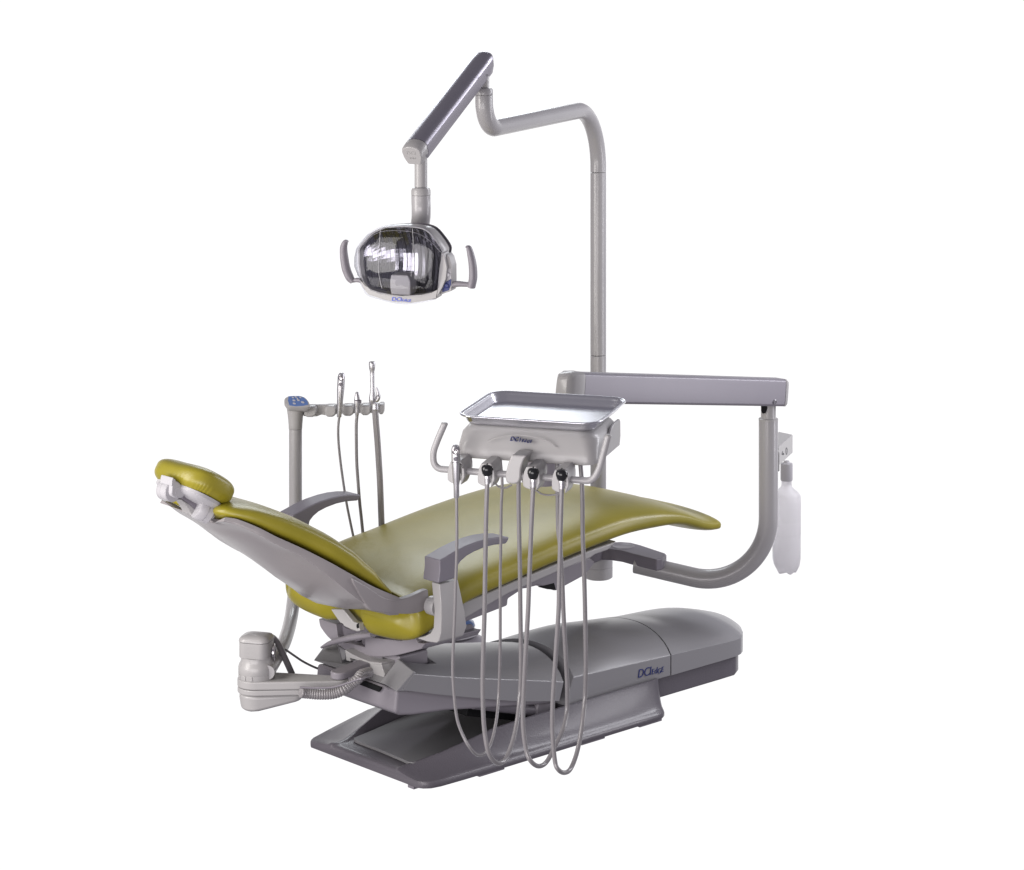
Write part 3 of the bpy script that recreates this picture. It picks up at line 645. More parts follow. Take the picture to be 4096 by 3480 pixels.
# clear shield in three flats
def sh(x, y, dep): return lq(x, y, dep)
g = MB()
edgeT = [(414, 455), (560, 275), (750, 182), (950, 172), (1150, 178), (1320, 250), (1500, 485)]
edgeB = [(500, 900), (610, 985), (740, 1025), (940, 1052), (1130, 1052), (1290, 1036), (1450, 960)]
dp = [-.004, -.010, -.014, -.015, -.014, -.010, -.004]
vs = []; 
for k in range(7):
    for j in range(5):
        t = j / 4; x = edgeT[k][0] * (1 - t) + edgeB[k][0] * t; y = edgeT[k][1] * (1 - t) + edgeB[k][1] * t
        if k == 0: x -= 75 * math.sin(math.pi * t) * .9
        if k == 6: x += 10 * math.sin(math.pi * t)
        vs.append(sh(x, y, dp[k] - .004 * math.sin(math.pi * t)))
fs = [[k * 5 + j, k * 5 + j + 1, (k + 1) * 5 + j + 1, (k + 1) * 5 + j] for k in range(6) for j in range(4)]
g.add(vs, fs); g.build('clear_shield', 'clear', lamp, smooth=12, solid=.0018)
for pts in (((750, 184), (735, 400), (722, 600), (735, 800), (770, 950)), ((1158, 185), (1168, 400), (1150, 640), (1140, 800))):
    MB().sweep(spline([lq(x, y, -.0185) for x, y in pts], 5), .0005, n=8).build('shield_crease', 'satin', lamp)
MB().sweep(spline([lq(x, y, -.006) for x, y in ((500, 410), (590, 310), (740, 238), (960, 226), (1170, 255), (1330, 340), (1490, 500))], 5), .0007, n=8).build('shield_rib', 'satin', lamp)
rim = spline([lq(x, y, -.002) for x, y in ((1500, 560), (1502, 485), (1420, 352), (1300, 222), (1150, 176), (950, 168), (750, 180), (600, 248), (500, 338), (412, 455), (406, 560), (410, 700), (443, 850), (488, 952), (553, 1050), (740, 1112), (920, 1153), (1100, 1160), (1280, 1132), (1428, 1096))], 4)
MB().sweep(rim, .0022, n=10).build('shield_rim', 'clear', lamp)
lp = lq(862, 1124, -.0026); lr = lq(1103, 1136, -.0026) - lp; up = lq(868, 1076, -.0026) - lp
lettering('logo_lettering', lp, lr, up, lr.length, up.length, 'ink2', lamp, thin=.004, depth=.001)
# handles
for pts, rad in ((((245, 385), (215, 400), (192, 470), (200, 600), (225, 740), (270, 850), (312, 905)), 1), (((1760, 455), (1795, 475), (1820, 560), (1845, 700), (1850, 850), (1828, 975)), 1)):
    path, rv = spline([lq(x, y, .02) for x, y in pts], 8, vals=[.004, .0088, .0112, .0128, .0134, .0128, .0092][:len(pts)])
    MB().sweep(path, rv, n=20, flat=.8).build('handle', 'mauve', lamp)
MB().sweep(spline([lq(x, y, .022) for x, y in ((300, 895), (370, 885), (440, 905), (520, 960))], 6), [.0065 + .004 * k / 18 for k in range(19)], n=16, flat=.8).build('handle_arm', 'mauve', lamp)
MB().sweep(spline([lq(x, y, .022) for x, y in ((1830, 945), (1740, 940), (1650, 935), (1560, 950))], 6), [.0072 + .004 * k / 18 for k in range(19)], n=16, flat=.8).build('handle_arm', 'mauve', lamp)

# ================================================================== DELIVERY UNIT
A_d = V((.479, -.878, 0)).normalized(); K_t = .049
P_t = A_d * .452 + V((.878, .479, 0)) * .14 + Z_ * .962
B_d = (V((.878, .479, 0)) + Z_ * K_t).normalized(); N_d = A_d.cross(B_d).normalized(); N_d = N_d if N_d.z > 0 else -N_d
KD = .944   # the whole head stands a little nearer than first measured
P_t = CAM + (P_t - CAM) * KD
def dl(a, b, n): return P_t + (A_d * a + B_d * b + N_d * n) * KD
def dpl(c, x, y, b): return on_plane(c, x, y, P_t + B_d * b * KD, B_d)
unit = root('delivery_unit', 'grey delivery unit on a jointed arm, its head holding a tray and handle bar', 'delivery unit', V((onV('s', 3078, 2200, 7.07).x, onV('s', 3078, 2200, 7.07).y, .3)))
HB = .135
rg = []
for hx_, hy_, z, r, oy in ((.150, .118, -.0275, .04, 0), (.174, .138, -.031, .045, 0), (.187, .150, -.046, .04, -.002), (.191, .158, -.075, .034, -.006), (.193, .162, -.098, .03, -.008), (.190, .160, -.106, .03, -.008), (.176, .15, -.110, .03, -.008)):
    rg.append([dl(a, (b + oy) * 1.0 if b < 0 else b * .44 + oy, z) for a, b in rr2(hx_, hy_, r, 8)])
MB().loft(rg).build('unit_head', 'light', unit, smooth=50)
MB().prism([dl(.1885, b, z) for b, z in ((-.135, -.104), (.050, -.104), (.060, -.08), (.060, -.040), (.052, -.033), (.0, -.033), (-.03, -.042), (-.06, -.066), (-.10, -.088))], A_d * .007).build('side_flank', 'light', unit, bevel=.003, smooth=35)
lp = dpl('c3', 788, 605, -.1645); lr = dpl('c3', 988, 624, -.1645) - lp; up = dpl('c3', 800, 568, -.1645) - lp
lettering('logo_lettering', lp, lr, N_d, lr.length, up.length * .95, 'ink', unit, shear=.3, thin=.006, depth=.004)
arc = spline([dpl('c3', x, y, -.1652) for x, y in ((580, 612), (680, 575), (800, 556), (920, 558), (1060, 585), (1160, 625), (1210, 668))], 6)
MB().sweep(arc, .0012, n=8).build('styling_ridge', 'light', unit)
for (x, y, v) in ((487, 712, 5.92), (1412, 765, 5.90), (1450, 755, 5.95), (1500, 735, 6.0)):
    p = onV('c3', x, y, v); MB().lathe(p - Z_ * .008, Z_, [(0, 0), (.008, 0), (.009, .002), (.009, .03), (0, .03)], n=16).build('hose_nipple', 'mauve', unit)
# handle bar
HBb = -.215
bar = [dpl('c3', x, y, HBb) for x, y in ((178, 455), (72, 700), (95, 868), (1580, 962), (1620, 850), (1695, 560))]
bar = [dpl('c3', 180, 452, HBb), dpl('c3', 120, 590, HBb), dpl('c3', 72, 715, HBb), dpl('c3', 85, 862, HBb), dpl('c3', 1545, 980, HBb), dpl('c3', 1610, 870, HBb), dpl('c3', 1690, 562, HBb)]
bp = fillet(bar, [.3, .07, .04, .04, .3], 10)
MB().sweep(bp, .0082, n=20).build('handle_bar', 'paint', unit)
for q in (bp[0], bp[-1]):
    MB().lathe(q, N_d, [(0, -.002), (.0084, -.002), (.0084, .001), (.005, .004), (0, .004)], n=20).build('bar_end_cap', 'light', unit)
# central hanger
hg = [dpl('c3', x, y, HBb - .02) for x, y in ((800, 738), (770, 800), (748, 880), (740, 940), (748, 985), (775, 1004), (835, 1006), (868, 985), (880, 930), (884, 870), (905, 800), (935, 745))]
MB().prism(spline(hg, 2), B_d * .06).build('bar_hanger', 'light', unit, bevel=.008, segs=4, smooth=35)
# knuckle and short link under the head, towards the arm
kk = onV('c3', 1090, 840, 6.1)
MB().lathe(V((kk.x, kk.y, kk.z - .045)), Z_, [(0, 0), (.04, 0), (.045, .006), (.045, .075), (.05, .08), (.05, .10), (0, .10)], n=36).build('swivel_knuckle', 'mauve', unit)
lk0 = onV('c3', 1150, 850, 6.13); lk1 = (onV('c4', 200, 165, 6.5) + onV('c4', 200, 388, 6.5)) / 2 - Z_ * .145; dd = (lk1 - lk0).normalized(); sd = dd.cross(Z_).normalized(); ud = sd.cross(dd)
MB().loft([[lk0 + dd * s + sd * a + ud * b for a, b in rr2(.026, h, .01, 4)] for s, h in ((0, .03), ((lk1 - lk0).length, .022))]).build('head_link', 'light', unit, smooth=40)
# main arm
aL = (onV('c4', 200, 165, 6.5) + onV('c4', 200, 388, 6.5)) / 2; aR = (onV('c4', 1694, 212, 7.07) + onV('c4', 1694, 408, 7.07)) / 2
hL = (onV('c4', 200, 165, 6.5) - onV('c4', 200, 388, 6.5)).length / 2; hR = (onV('c4', 1715, 209, 7.07) - onV('c4', 1715, 409, 7.07)).length / 2
dd = (aR - aL).normalized(); sd = dd.cross(Z_).normalized(); ud = sd.cross(dd); sd = sd if sd.dot(FWD) < 0 else -sd; ud = ud if ud.z > 0 else -ud
def arm2(c, h, s=1): return [c + sd * a * s + ud * b * s for a, b in [(.020, h), (.028, h * .86), (.030, h * .6), (.031, -h * .5), (.030, -h * .86), (.026, -h), (-.026, -h), (-.030, -h * .86), (-.031, -h * .5), (-.030, h * .6), (-.028, h * .86), (-.020, h)]]
MB().loft([arm2(aL, hL), arm2(aL * .5 + aR * .5, (hL + hR) / 2), arm2(aR, hR)]).build('main_arm', 'armpaint', unit, smooth=35, bevel=.002)
MB().loft([arm2(aR + dd * .0008, hR), arm2(aR + dd * .008, hR), arm2(aR + dd * .014, hR, .93), arm2(aR + dd * .016, hR, .85)]).build('arm_end_cap', 'light', unit, smooth=35)
MB().loft([arm2(aL - dd * (.001), hL * 1.02, 1.04), arm2(aL - dd * .035, hL, 1.03), arm2(aL - dd * .052, hL * .97, .9), arm2(aL - dd * .06, hL * .9, .65)]).build('arm_end_cap', 'light', unit, smooth=40)
cr_ = onV('c4', 1670, 386, 7.012); MB().lathe(cr_ + sd * 0, sd, [(0, 0), (.007, 0), (.007, .002), (.0055, .003), (.0055, .001), (0, .001)], n=20).build('screw', 'chrome', unit)
lowk = V((aL.x, aL.y, aL.z)) - dd * .02
MB().sweep([lowk, V((lowk.x, lowk.y, lowk.z - .17))], .03, n=28).build('arm_spindle', 'light', unit)
# column
VC = 7.07
ctop = onV('c4', 1622, 514, VC); cbend = onV('c4', 1632, 1320, VC)
cpath = [ctop, V((ctop.x, ctop.y, onV('c4', 1630, 1880, VC).z)), onV('d4', 1060, 500, 7.13), onV('d4', 420, 338, 7.22)]
cpath = [ctop, V((ctop.x, ctop.y, onV('d4', 1600, 610, VC).z)), onV('d4', 420, 338, 7.2)]
MB().sweep(fillet(cpath, [.2], 26), .0288, n=36).build('arm_column', 'paint', unit)
MB().lathe(ctop - Z_ * .004, Z_, [(0, 0), (.0292, 0), (.0292, .006), (.027, .0075), (0, .0075)], n=36).build('column_rim', 'light', unit)
MB().lathe(ctop + Z_ * .003, Z_, [(0, 0), (.0225, 0), (.0225, .046), (0, .046)], n=32).build('column_spindle', 'light', unit)
q0 = ctop + Z_ * .022
MB().prism([onV('c4', x, y, VC - .0245) for x, y in ((1570, 412), (1615, 412), (1612, 440), (1604, 462), (1590, 474), (1576, 470), (1570, 455))], FWD * .008).build('spindle_notch', 'gap', unit)
# flat cast arm to the post mount
zt = onV('d4', 690, 250, 7.18).z
fa = [onZ('d4', x, y, zt) for x, y in ((-40, 250), (60, 235), (130, 205), (200, 207), (300, 222), (400, 250), (500, 275), (600, 300), (650, 290), (690, 255), (680, 245), (560, 205), (460, 172), (380, 152), (290, 145), (200, 150), (60, 160), (-60, 180))]
MB().prism(fa, Z_ * -.036).build('cast_arm', 'dark', unit, bevel=.005, segs=4, smooth=35)
sk = onZ('d4', 310, 184, zt + .0004)
MB().lathe(sk, Z_, [(.0, 0), (.036, 0), (.034, .0012), (.030, .0012), (.029, .0004), (0, .0004)], n=32).build('arm_socket', 'mauve', unit)
# ---- instrument holders on the bar
def holder(x, y):
    # x, y: c3 centre of the front face
    front = [(-98, 10), (-88, -40), (-68, -85), (20, -85), (48, -40), (56, 10), (58, 60), (40, 110), (22, 138), (18, 30), (30, 2), (40, -30), (26, -52), (-5, -62), (-38, -52), (-54, -28), (-44, 2), (-30, 26), (-26, 128), (-70, 112), (-98, 92), (-100, 50)]
    f0 = [dpl('c3', x + a, y + b, HBb - .026) for a, b in front]
    c = sum(f0, V()) / len(f0)
    back = [c + (p - c) * .80 + B_d * .074 + N_d * .008 for p in f0]; mid = [c + (p - c) * 1.04 + B_d * .045 for p in f0]
    return MB().loft([f0, mid, back]).build('instrument_holder', 'light', unit, bevel=.004, segs=3, smooth=45)
HS = ((306, 880), (584, 903), (1002, 933), (1268, 960))
for x, y in HS: holder(x, y)
# small trigger hoses slung behind the bar
for pts in (((640, 990), (680, 1030), (740, 1042), (800, 1015)), ((890, 950), (905, 985), (930, 1000)), ((1020, 1060), (1080, 1098), (1160, 1108), (1240, 1095))):
    MB().sweep(spline([dpl('c3', x, y, HBb + .03) for x, y in pts], 6), .0022, n=10).build('signal_tube', 'hose', unit)

# ================================================================== TRAY
tray = root('instrument_tray', 'empty rectangular polished steel tray resting on the delivery head', 'tray', dl(0, 0, 0))
prof = [(.0, -.0045, 0), (-.0045, -.006, 0), (-.0035, -.001, 0)]
rg = []
for ins, z in ((.012, -.006), (.004, -.0045), (.001, -.003), (0, -.001), (.001, .0012), (.003, .002), (.005, .0012), (.0065, -.0015), (.0085, -.0022), (.0105, -.0015), (.0125, -.004), (.018, -.018), (.0215, -.0225), (.026, -.0245), (.032, -.025), (.05, -.025)):
    rg.append([dl(a, b, z) for a, b in rr2(.197 - ins, .158 - ins, max(.012, .052 - ins * .9), 10)])
mt = MB(); n_ = len(rg[0]); mt.loft(rg, cap=False); mt.add(rg[-1], [list(range(n_))])
rg2 = [[dl(a, b, z) for a, b in rr2(.197 - ins, .158 - ins, max(.012, .052 - ins * .9), 10)] for ins, z in ((.012, -.006), (.0145, -.008), (.0205, -.020), (.025, -.026), (.05, -.0265))]
mt.loft(rg2, cap=False); mt.add(rg2[-1], [list(range(n_))]); mt.build('tray_pan', 'tray', tray, smooth=60)

# ================================================================== HANDPIECES ON THE DELIVERY UNIT
FB, BB = HBb - .024, -.05
def hose_path(front, back, n0=None):
    return spline([dpl(c, x, y, FB) for c, x, y in front] + [dpl(c, x, y, FB + (BB - FB) * min(1, (i + 1) / 5)) for i, (c, x, y) in enumerate(back)], 8)
def to(c, pts): return [(c, x, y) for x, y in pts]
# syringe
def syringe(label, P, h, vax, par_group, hose_pts, hose_r, sc=1.0):
    t = root('air_water_syringe', label, 'syringe', P, par_group)
    tv = -FWD * .94 - RGT * .05 ; Zs = vax
    MB().lathe(P, Zs, [(0, 0), (.0095 * sc, 0), (.0105 * sc, .002), (.0105 * sc, .045 * sc), (.013 * sc, .06 * sc), (.0155 * sc, .11 * sc), (.0165 * sc, .125 * sc), (.0165 * sc, .132 * sc), (0, .132 * sc)], n=28).build('handle', 'satin', t)
    c = P + Zs * (.133 * sc)
    rg = []
    for hh, rx, ry in ((0, .0165, .0165), (.025, .0165, .017), (.045, .0165, .016), (.056, .014, .014), (.062, .009, .010), (.0645, .003, .004)):
        rg.append([c + Zs * hh * sc + (RGT * math.cos(a) * rx + FWD * math.sin(a) * ry) * sc for a in [2 * math.pi * k / 24 for k in range(24)]])
    MB().loft(rg).build('syringe_head', 'satin', t, smooth=50)
    f = c + Zs * .042 * sc - FWD * .014 * sc
    MB().lathe(f, -FWD, [(0, 0), (.0125 * sc, 0), (.0125 * sc, .003), (.0095 * sc, .005), (.009 * sc, .003), (.006 * sc, .004), (.006 * sc, .008), (.004 * sc, .010), (0, .010)], n=24).build('nozzle_collar', 'steel', t)
    MB().sweep([f - FWD * .008 * sc + Zs * .001, f - FWD * .020 * sc + RGT * .006 * sc - Zs * .018 * sc], .0022 * sc, n=12).build('nozzle', 'chrome', t)
    MB().lathe(c + Zs * .014 * sc - FWD * .0155 * sc, -FWD, [(0, 0), (.0085 * sc, 0), (.007 * sc, .0022), (0, .003)], n=20).build('button', 'dark', t)
    MB().sweep(hose_pts, hose_r, n=14).build('hose', 'hose', t)
    return t
S0 = dpl('c3', 291, 1130, FB)
fr = [('c3', 290, 1130)] + to('d1', ((319, 700), (322, 1000), (318, 1250), (308, 1500), (301, 1764))) + to('c8', ((858, 120), (862, 260), (878, 410), (905, 495), (945, 570)))
bk = to('c8', ((988, 610), (1030, 595), (1062, 530), (1085, 420), (1096, 300), (1103, 100))) + to('d1', ((759, 1764), (758, 1400), (764, 1100), (768, 700), (778, 450), (752, 150)))
syringe('silver air-water syringe in the leftmost holder on the delivery unit bar, thin hose hanging below', S0, 0, N_d, 'instruments on the delivery unit', hose_path(fr, bk), .0039, .665)
HP = [
 ([('d1', 620, 520), ('d1', 616, 800), ('d1', 610, 1150), ('d1', 604, 1500), ('d1', 600, 1764)] + to('c8', ((1014, 150), (1014, 330), (1022, 480), (1045, 600))),
  to('c8', ((1090, 652), (1132, 628), (1168, 540), (1192, 430), (1206, 300), (1212, 150))) + to('d1', ((962, 1764), (958, 1400), (950, 1000), (944, 700), (944, 450), (950, 200))), (575, 930), 'second from the left, long grey hose looping beside the syringe'),
 ([('d1', 1086, 535), ('d1', 1076, 800), ('d1', 1062, 1150), ('d1', 1048, 1500), ('d1', 1038, 1764)] + to('c8', ((1232, 150), (1224, 330), (1222, 450), (1238, 580), (1262, 640))),
  to('c8', ((1302, 668), (1345, 645), (1390, 560), (1432, 470), (1450, 380), (1452, 250), (1444, 100))) + to('d1', ((1396, 1764), (1382, 1400), (1362, 1100), (1342, 900), (1336, 500), (1334, 200))), (1000, 960), 'third from the left, just right of the central hanger'),
 ([('d1', 1378, 520), ('d1', 1370, 800), ('d1', 1362, 1100), ('d1', 1352, 1500), ('d1', 1346, 1764)] + to('c8', ((1388, 150), (1376, 350), (1376, 500), (1388, 640), (1405, 685))),
  to('c8', ((1436, 702), (1470, 680), (1504, 590), (1530, 450), (1543, 320), (1548, 150))) + to('d1', ((1614, 1764), (1602, 1300), (1590, 1000), (1586, 600), (1576, 380), (1560, 200))), (1262, 975), 'rightmost on the bar, longest hose loop of the three'),
]
for front, back, (cx, cy), w in HP:
    t = root('handpiece_coupling', 'black-tipped handpiece coupling, ' + w, 'handpiece hose', dpl('c3', cx, cy, FB), 'handpiece hoses on the delivery unit')
    top = dpl('c3', cx, cy - 8, FB); dn = (dpl('c3', cx, cy + 90, FB) - top).normalized()
    MB().lathe(top, -dn, [(0, -.001), (.0095, -.001), (.0125, .004), (.0148, .012), (.0150, .018), (.0125, .023), (.007, .0255), (.003, .026), (.002, .0285), (0, .0285)], n=10).build('cap', 'black', t, smooth=50)
    MB().lathe(top, dn, [(0, 0), (.0070, 0), (.0074, .001), (.0074, .008), (.0067, .0084), (.0067, .0092), (.0074, .0096), (.0070, .0215), (0, .0215)], n=24).build('coupling_sleeve', 'satin', t)
    path = hose_path([('c3', cx - 1, cy + 88 - 25)] + front[1:], back)
    MB().sweep(path, .0056, n=16).build('hose', 'hose', t)

# ================================================================== WATER BOTTLE
VB = 7.35
bb = onV('e5', 430, 1740, VB)
wb = root('water_bottle', 'translucent white water bottle hanging behind the arm column', 'bottle', bb)
def rz(y): return (onV('e5', 430, y, VB).z - bb.z)
s_ = VB / 9500 / 2.94
pf = [(0, rz(1735)), (40 * s_, rz(1738)), (110 * s_, rz(1735)), (150 * s_, rz(1660)), (165 * s_, rz(1570)), (166 * s_, rz(1300)), (165 * s_, rz(1285)), (168 * s_, rz(1275)), (168 * s_, rz(1130)), (166 * s_, rz(1118)), (169 * s_, rz(1105)), (170 * s_, rz(900)), (166 * s_, rz(830)), (140 * s_, rz(790)), (92 * s_, rz(752)), (66 * s_, rz(725)), (60 * s_, rz(695)), (60 * s_, rz(655)), (0, rz(655))]
b0 = MB(); rgs = []
for r, h in pf:
    rgs.append([bb + Z_ * (h + (.008 * (.5 - .5 * math.cos(5 * a)) if h < .035 and r > 0 else 0)) + (RGT * math.cos(a) + FWD * math.sin(a)) * max(r, .0005) for a in [2 * math.pi * k / 50 for k in range(50)]])
b0.loft(rgs).build('bottle_body', 'bottle', wb, smooth=60)
MB().lathe(bb + Z_ * rz(652), Z_, [(0, 0), (68 * s_, 0), (72 * s_, .003), (72 * s_, rz(450) - rz(652)), (40 * s_, rz(445) - rz(652)), (30 * s_, rz(420) - rz(652)), (0, rz(420) - rz(652))], n=24).build('bottle_cap', 'white', wb, smooth=40)
# control box the bottle hangs from
bx = root('bottle_bracket', 'small grey control box on the back of the arm column, above the bottle', 'control box', onV('e5', 400, 300, VB))
fx = [onV('e5', 336, 262, 7.12), onV('e5', 503, 158, 7.32), onV('e5', 503, 374, 7.32), onV('e5', 338, 486, 7.12)]
nx = (fx[1] - fx[0]).cross(Z_).normalized(); nx = nx if nx.dot(FWD) > 0 else -nx
tz = fx[0].z; 
MB().prism([V((p.x, p.y, z)) for p, z in ((fx[0], tz), (fx[1], tz), (fx[1], fx[3].z), (fx[0], fx[3].z))], FWD * .05 - RGT * .038).build('box_shell', 'light', bx, bevel=.003)
def bxp(x, y): return on_plane('e5', x, y, V((fx[0].x, fx[0].y, tz)) - nx * .0006, nx)
MB().sweep(spline([bxp(x, y) for x, y in ((430, 265), (438, 285), (437, 330), (430, 346), (424, 330), (424, 285), (430, 265))], 4), .0006, n=6).build('bottle_symbol', 'ink3', bx)
MB().sweep(spline([bxp(x, y) for x, y in ((385, 308), (378, 345), (388, 348), (390, 328), (400, 344), (392, 350))], 4), .0007, n=6).build('handpiece_symbol', 'ink3', bx)
MB().box(onV('e5', 262, 400, 7.13), RGT, FWD, Z_, .018, .04, .03).build('box_mount', 'light', bx, bevel=.004)

# ================================================================== ASSISTANT UNIT
VA = 6.8
az_ = .272
cz = onZ('e4', 385, 760, az_); lk = onZ('e4', 1700, 745, az_)
asst = root('assistant_unit', 'grey arm with canister and upright post topped by a blue keypad, behind the backrest', 'assistant unit', cz - Z_ * .12)
ca = onZ('e4', 385, 745, az_); cb_ = onZ('e4', 1705, 770, az_)
def hullprism(c0, r0, c1, r1, zt, zb, name, mat, bevel=.004, taper=1, tilt=0):
    o = hull2(c0, r0, c1, r1); c = (V(c0[:2]) + V(c1[:2])) / 2
    return MB().loft([[V((x, y, zt)) for x, y in o], [V((c.x + (x - c.x) * taper, c.y + (y - c.y) * taper, zb + tilt * max(0, (V((x, y)) - V(c0[:2])).dot((V(c1[:2]) - V(c0[:2])).normalized())) / (V(c1[:2]) - V(c0[:2])).length)) for x, y in o]]).build(name, mat, asst, bevel=bevel, smooth=35)
hullprism(ca, .0505, cb_, .024, az_, az_ - .022, 'arm_plate', 'light')
mid = ca.lerp(cb_, .50)
hullprism(ca, .0500, mid, .034, az_ - .0225, az_ - .037, 'arm_plate', 'light', .003)
hullprism(ca, .047, ca.lerp(cb_, .46), .026, az_ - .0375, az_ - .082, 'junction_box', 'light', .010, .93, .020)
z2 = az_ + .020
l0 = V((cb_.x, cb_.y, 0)); l1 = onZ('e1', 900, 900, z2)
hullprism(cb_, .0225, V((l1.x + .03, l1.y - .0, 0)), .022, z2, az_ + .0005, 'arm_link', 'mauve')
MB().sweep([V((lk.x, lk.y, az_)), V((lk.x, lk.y, az_))+ Z_ * .01], .02).build('link_pivot', 'mauve', asst)
# canister
k_ = 6.12 / 9500 / 3.992
cnt = V((ca.x, ca.y, az_))
MB().lathe(cnt, Z_, [(0, 0), (.0475, 0), (.0482, .002), (.0482, .012), (.0475, .0125), (.0482, .014), (.0482, .028), (.046, .036), (.0425, .042), (.041, .047), (.041, .056), (0, .056)], n=48).build('canister_base', 'light', asst, smooth=40)
for aa in (-2.6, -2.15, -1.75):
    dirv = RGT * math.cos(aa) + FWD * math.sin(aa); MB().box(cnt + dirv * .048 + Z_ * .007, dirv.cross(Z_).normalized(), dirv, Z_, .003, .002, .006).build('canister_tab', 'light', asst, bevel=.001)
sq = rr2(.0405, .0385, .022, 8)
ca_r = RGT * .97 - FWD * .25; ca_f = FWD * .97 + RGT * .25
def cring(s, z): return [cnt + ca_r * a * s + ca_f * b * s + Z_ * z for a, b in sq]
MB().loft([cring(.99, .0565), cring(1, .058), cring(1.0, .096)]).build('canister_body', 'light', asst, smooth=40)
MB().loft([cring(1.0, .0968), cring(1.03, .098), cring(1.02, .103), cring(.9, .109), cring(.5, .1135), cring(.1, .115)]).build('canister_lid', 'light', asst, smooth=40)
MB().lathe(cnt + RGT * .042 + FWD * .01 + Z_ * .062, RGT, [(0, 0), (.024, 0), (.024, .004), (.021, .006), (0, .006)], n=28, squash=1).build('canister_port', 'steel', asst)
# post
pz0 = onV('s', 1182, 2360, VA)
pth = [onV('s', 1181, 1780, VA), V((pz0.x, pz0.y, onV('s', 1182, 2250, VA).z)), onV('s', 1180, 2330, 6.74), onV('s', 1166, 2460, 6.62), onV('s', 1140, 2560, 6.45), onV('s', 1105, 2630, 6.32), onV('s', 1070, 2690, 6.2)]
pth[0] = V((pz0.x, pz0.y, onV('s', 1182, 1716, VA).z))
MB().sweep(spline(pth, 10), .0187, n=28).build('post_tube', 'paint', asst)
zc = pth[0].z + .0008; k3 = VA / 9500 / 4.718
hd = V((pz0.x, pz0.y, zc))
MB().loft([[hd + (RGT * a * s + FWD * b * s) + Z_ * z for a, b in rr2(.0195, .0195, .0190, 8)] for s, z in ((.98, 0), (1.0, .001), (1.02, .012), (1.12, .035), (1.24, .052), (1.3, .060))]).build('post_head', 'light', asst, smooth=50)
# keypad on a tilted plate
KP = onV('e3', 300, 240, VA - .02); KN = (Z_ * .80 - FWD * .6).normalized()
def kq(x, y, o=0): return on_plane('e3', x, y, KP, KN) + KN * o
ko = spline([kq(x, y) for x, y in ((165, 122), (260, 116), (380, 120), (470, 150), (530, 210), (562, 265), (562, 310), (540, 330), (480, 340), (330, 335), (190, 330), (140, 310), (90, 262), (78, 220), (90, 165))] + [kq(165, 122)], 3)[:-1]
kc_ = sum(ko, V()) / len(ko)
MB().loft([[kc_ + (p - kc_) * s + KN * o for p in ko] for s, o in ((.86, .003), (.97, .002), (1, -.002), (1, -.010), (.9, -.018), (.6, -.022))]).build('keypad_case', 'light', asst, smooth=50)
MB().prism([kq(x, y, .0034) for x, y in ((165, 130), (380, 126), (460, 160), (520, 225), (535, 290), (440, 312), (300, 322), (180, 306), (150, 210))], -KN * .002).build('keypad_membrane', 'pad', asst, bevel=.0004)
for x, y, a in ((245, 160, 1), (300, 148, 1), (385, 155, 1), (265, 215, 1.3), (345, 208, 1.3), (270, 272, 1.3), (430, 250, 1.5), (330, 175, .8)):
    c = kq(x, y, .0034); w1 = kq(x + 24 * a, y + 10 * a, .0034) - c; w2 = kq(x - 8 * a, y + 10 * a, .0034) - c
    MB().prism([c + w1 * math.cos(t) * .9 + w2 * math.sin(t) * .9 for t in [2 * math.pi * k / 14 for k in range(14)]], KN * .0012).build('key', 'white', asst, bevel=.0004)
# holder rail
def va(c, x, y, dv=0): return onV(c, x, y, VA + dv)
MB().prism([va('e3', x, y, .005) for x, y in ((440, 300), (600, 285), (980, 278), (1420, 270), (1900, 262), (1900, 300), (1880, 430), (1700, 440), (1420, 440), (1250, 450), (1000, 460), (850, 480), (780, 465), (700, 500), (600, 508), (440, 495))], FWD * .018).build('holder_rail', 'light', asst, bevel=.003, smooth=35)
for x0, x1, y0, y1 in ((448, 705, 300, 512), (845, 1068, 290, 508), (1172, 1405, 280, 492), (1515, 1722, 272, 478), (1858, 1972, 255, 460)):
    w = (x1 - x0); f = [(x0 + w * .1, y0 + 14), (x0 + w * .22, y0), (x1 - w * .2, y0 - 4), (x1 - w * .06, y0 + 12), (x1, y0 + 60), (x1 - 2, y1 - 60), (x1 - w * .18, y1 - 22), (x1 - w * .35, y1), (x0 + w * .25, y1), (x0 + w * .05, y1 - 35), (x0, y1 - 60), (x0, y0 + 60)]
    fr_ = [va('e3', x, y, -.006) for x, y in f]; c = sum(fr_, V()) / len(fr_)
    MB().loft([[c + (p - c) * .8 - FWD * .008 for p in fr_], [p for p in fr_], [p + FWD * .03 for p in fr_]]).build('holder_block', 'light', asst, bevel=.002, smooth=25)
# corrugated tube, flat strap and cable
zt_ = az_ - .055
cpts = [onV('e4', 1085, 1000, 6.12), onV('e4', 1200, 1015, 6.13), onV('e4', 1400, 1030, 6.13), onV('e4', 1600, 1020, 6.13), onV('e4', 1760, 965, 6.13), onV('e4', 1880, 885, 6.14), onV('e4', 1990, 790, 6.145), onV('e1', 900, 1145, 6.16), onV('e1', 1060, 1095, 6.19)]
cpth = spline(cpts, 80); rr = []; L_ = 0
for i, p in enumerate(cpth):
    if i: L_ += (p - cpth[i - 1]).length
    rr.append(.0108 + .0026 * math.sqrt(abs(math.sin(L_ * math.pi / .0064))))
MB().sweep(cpth, rr, n=24).build('corrugated_tube', 'hose', asst, smooth=180)
rb = spline([onV('e4', x, y, 6.08) for x, y in ((1075, 915), (1300, 925), (1560, 918), (1700, 890), (1860, 840), (2000, 790), (2076, 770))] + [onV('e1', 1050, 1160, 6.2)], 6)
MB().sweep(rb, .0035, n=10, flat=.8).build('flat_cable', 'mauve', asst)
